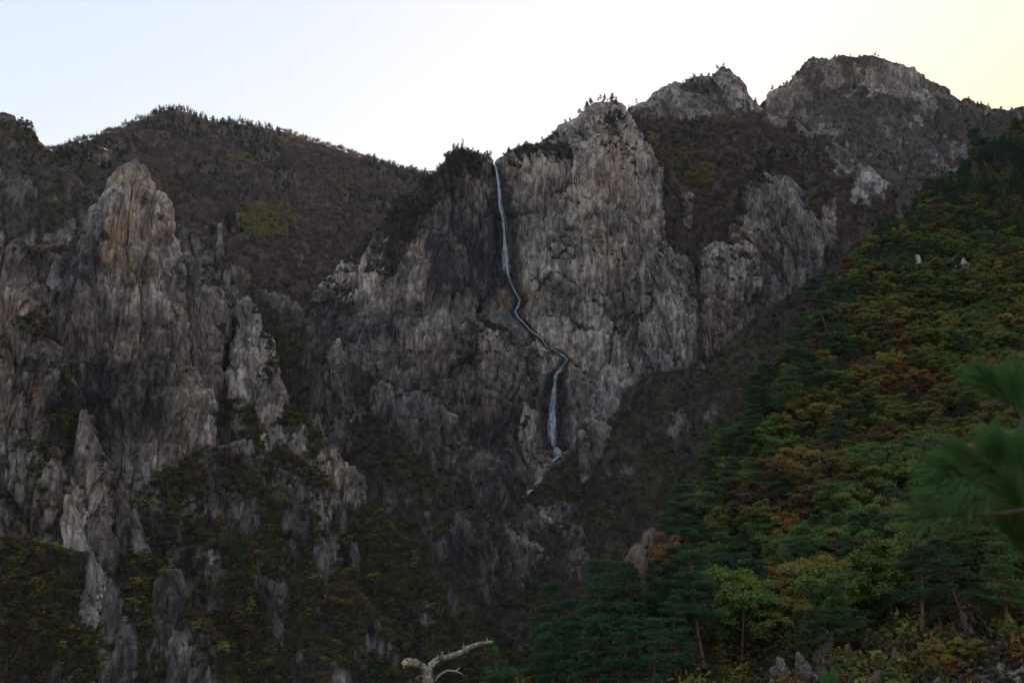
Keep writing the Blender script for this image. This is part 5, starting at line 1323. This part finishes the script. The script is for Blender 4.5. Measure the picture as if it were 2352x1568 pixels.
for k, (a, b, n_) in enumerate(TUFTS + [((1905, 1600, 3.2), (1904, 1575, 3.2), 60)]):
    rng = np.random.RandomState(700 + k)
    A, B = U(*a), U(*b); ax = B - A; Ln = np.linalg.norm(ax); ax = ax / Ln
    t = rng.rand(int(n_ * 2.2)) ** 0.8
    P0 = A + ax * (Ln * t)[:, None]
    rd = rng.normal(size=(len(t), 3)); rd -= (rd @ ax)[:, None] * ax; rd = unit(rd)
    spread = rng.uniform(0.35, 0.85, (len(t), 1)) * (1.1 - 0.4 * t[:, None])
    d = unit(ax + rd * spread + np.array([0, 0, 0.12]))
    ln = rng.uniform(0.055, 0.088, (len(t), 1))
    W = unit(np.cross(d, rng.normal(size=d.shape))) * 0.0011
    g = Geo(); mid = P0 + d * ln * 0.55; tip = P0 + d * ln + np.array([0, 0, -0.006])
    org = branch_o if k < len(TUFTS) else A
    g.blades(P0 - org, mid - org, W); g.blades(mid - org, tip - org, W * 0.9)
    W2 = unit(np.cross(W, d)) * 0.0011
    g.blades(P0 - org, mid - org, W2); g.blades(mid - org, tip - org, W2 * 0.9)
    if k < len(TUFTS):
        o = link('needle_tuft', g.mesh('needle_tuft', (NEEDLE,)), branch)
    else:
        sp = link('pine_sprig', None, None, tuple(A)); tag(sp, 'tiny upright pine sprig poking in at the bottom edge', 'pine sprig')
        o = link('needle_tuft', g.mesh('needle_tuft', (NEEDLE,)), sp)
        gg = knotty([(0, 0, -0.5), (0, 0, 0), tuple(B - A)], [0.004, 0.003, 0.002], 5, 10, 0.1, 6); link('twig', gg.mesh('twig', (M_TWIG,), True), sp)
    o.color = (0.095, 0.185, 0.065, 1)

# ------------------------------------------------------------------ thin evening haze in the valley
allv = np.concatenate([sf['V'].reshape(-1, 3)[::7] for l_ in SURF.values() for sf in l_])
lo, hi = allv.min(0), allv.max(0)
hz = Geo()
x0, x1, y0, y1, z0, z1 = lo[0] - 20, hi[0] + 20, lo[1] - 20, hi[1] + 20, lo[2] - 1.5, hi[2] + 25
hv = np.array([(x, y, z) for z in (z0, z1) for y in (y0, y1) for x in (x0, x1)])
me = bpy.data.meshes.new('haze')
set_mesh(me, hv, np.array([(0, 2, 3, 1), (4, 5, 7, 6), (0, 1, 5, 4), (1, 3, 7, 5), (3, 2, 6, 7), (2, 0, 4, 6)]))
hm = bpy.data.materials.new('evening_air'); hm.use_nodes = True
hn = hm.node_tree.nodes; hn.clear()
ho = hn.new('ShaderNodeOutputMaterial'); pv = hn.new('ShaderNodeVolumePrincipled')
pv.inputs['Color'].default_value = (0.80, 0.87, 1.0, 1); pv.inputs['Density'].default_value = 0.00002; pv.inputs['Anisotropy'].default_value = 0.0
hm.node_tree.links.new(pv.outputs[0], ho.inputs['Volume'])
me.materials.append(hm)
tag(link('haze', me), 'thin blue evening haze filling the valley', None, None, 'stuff')
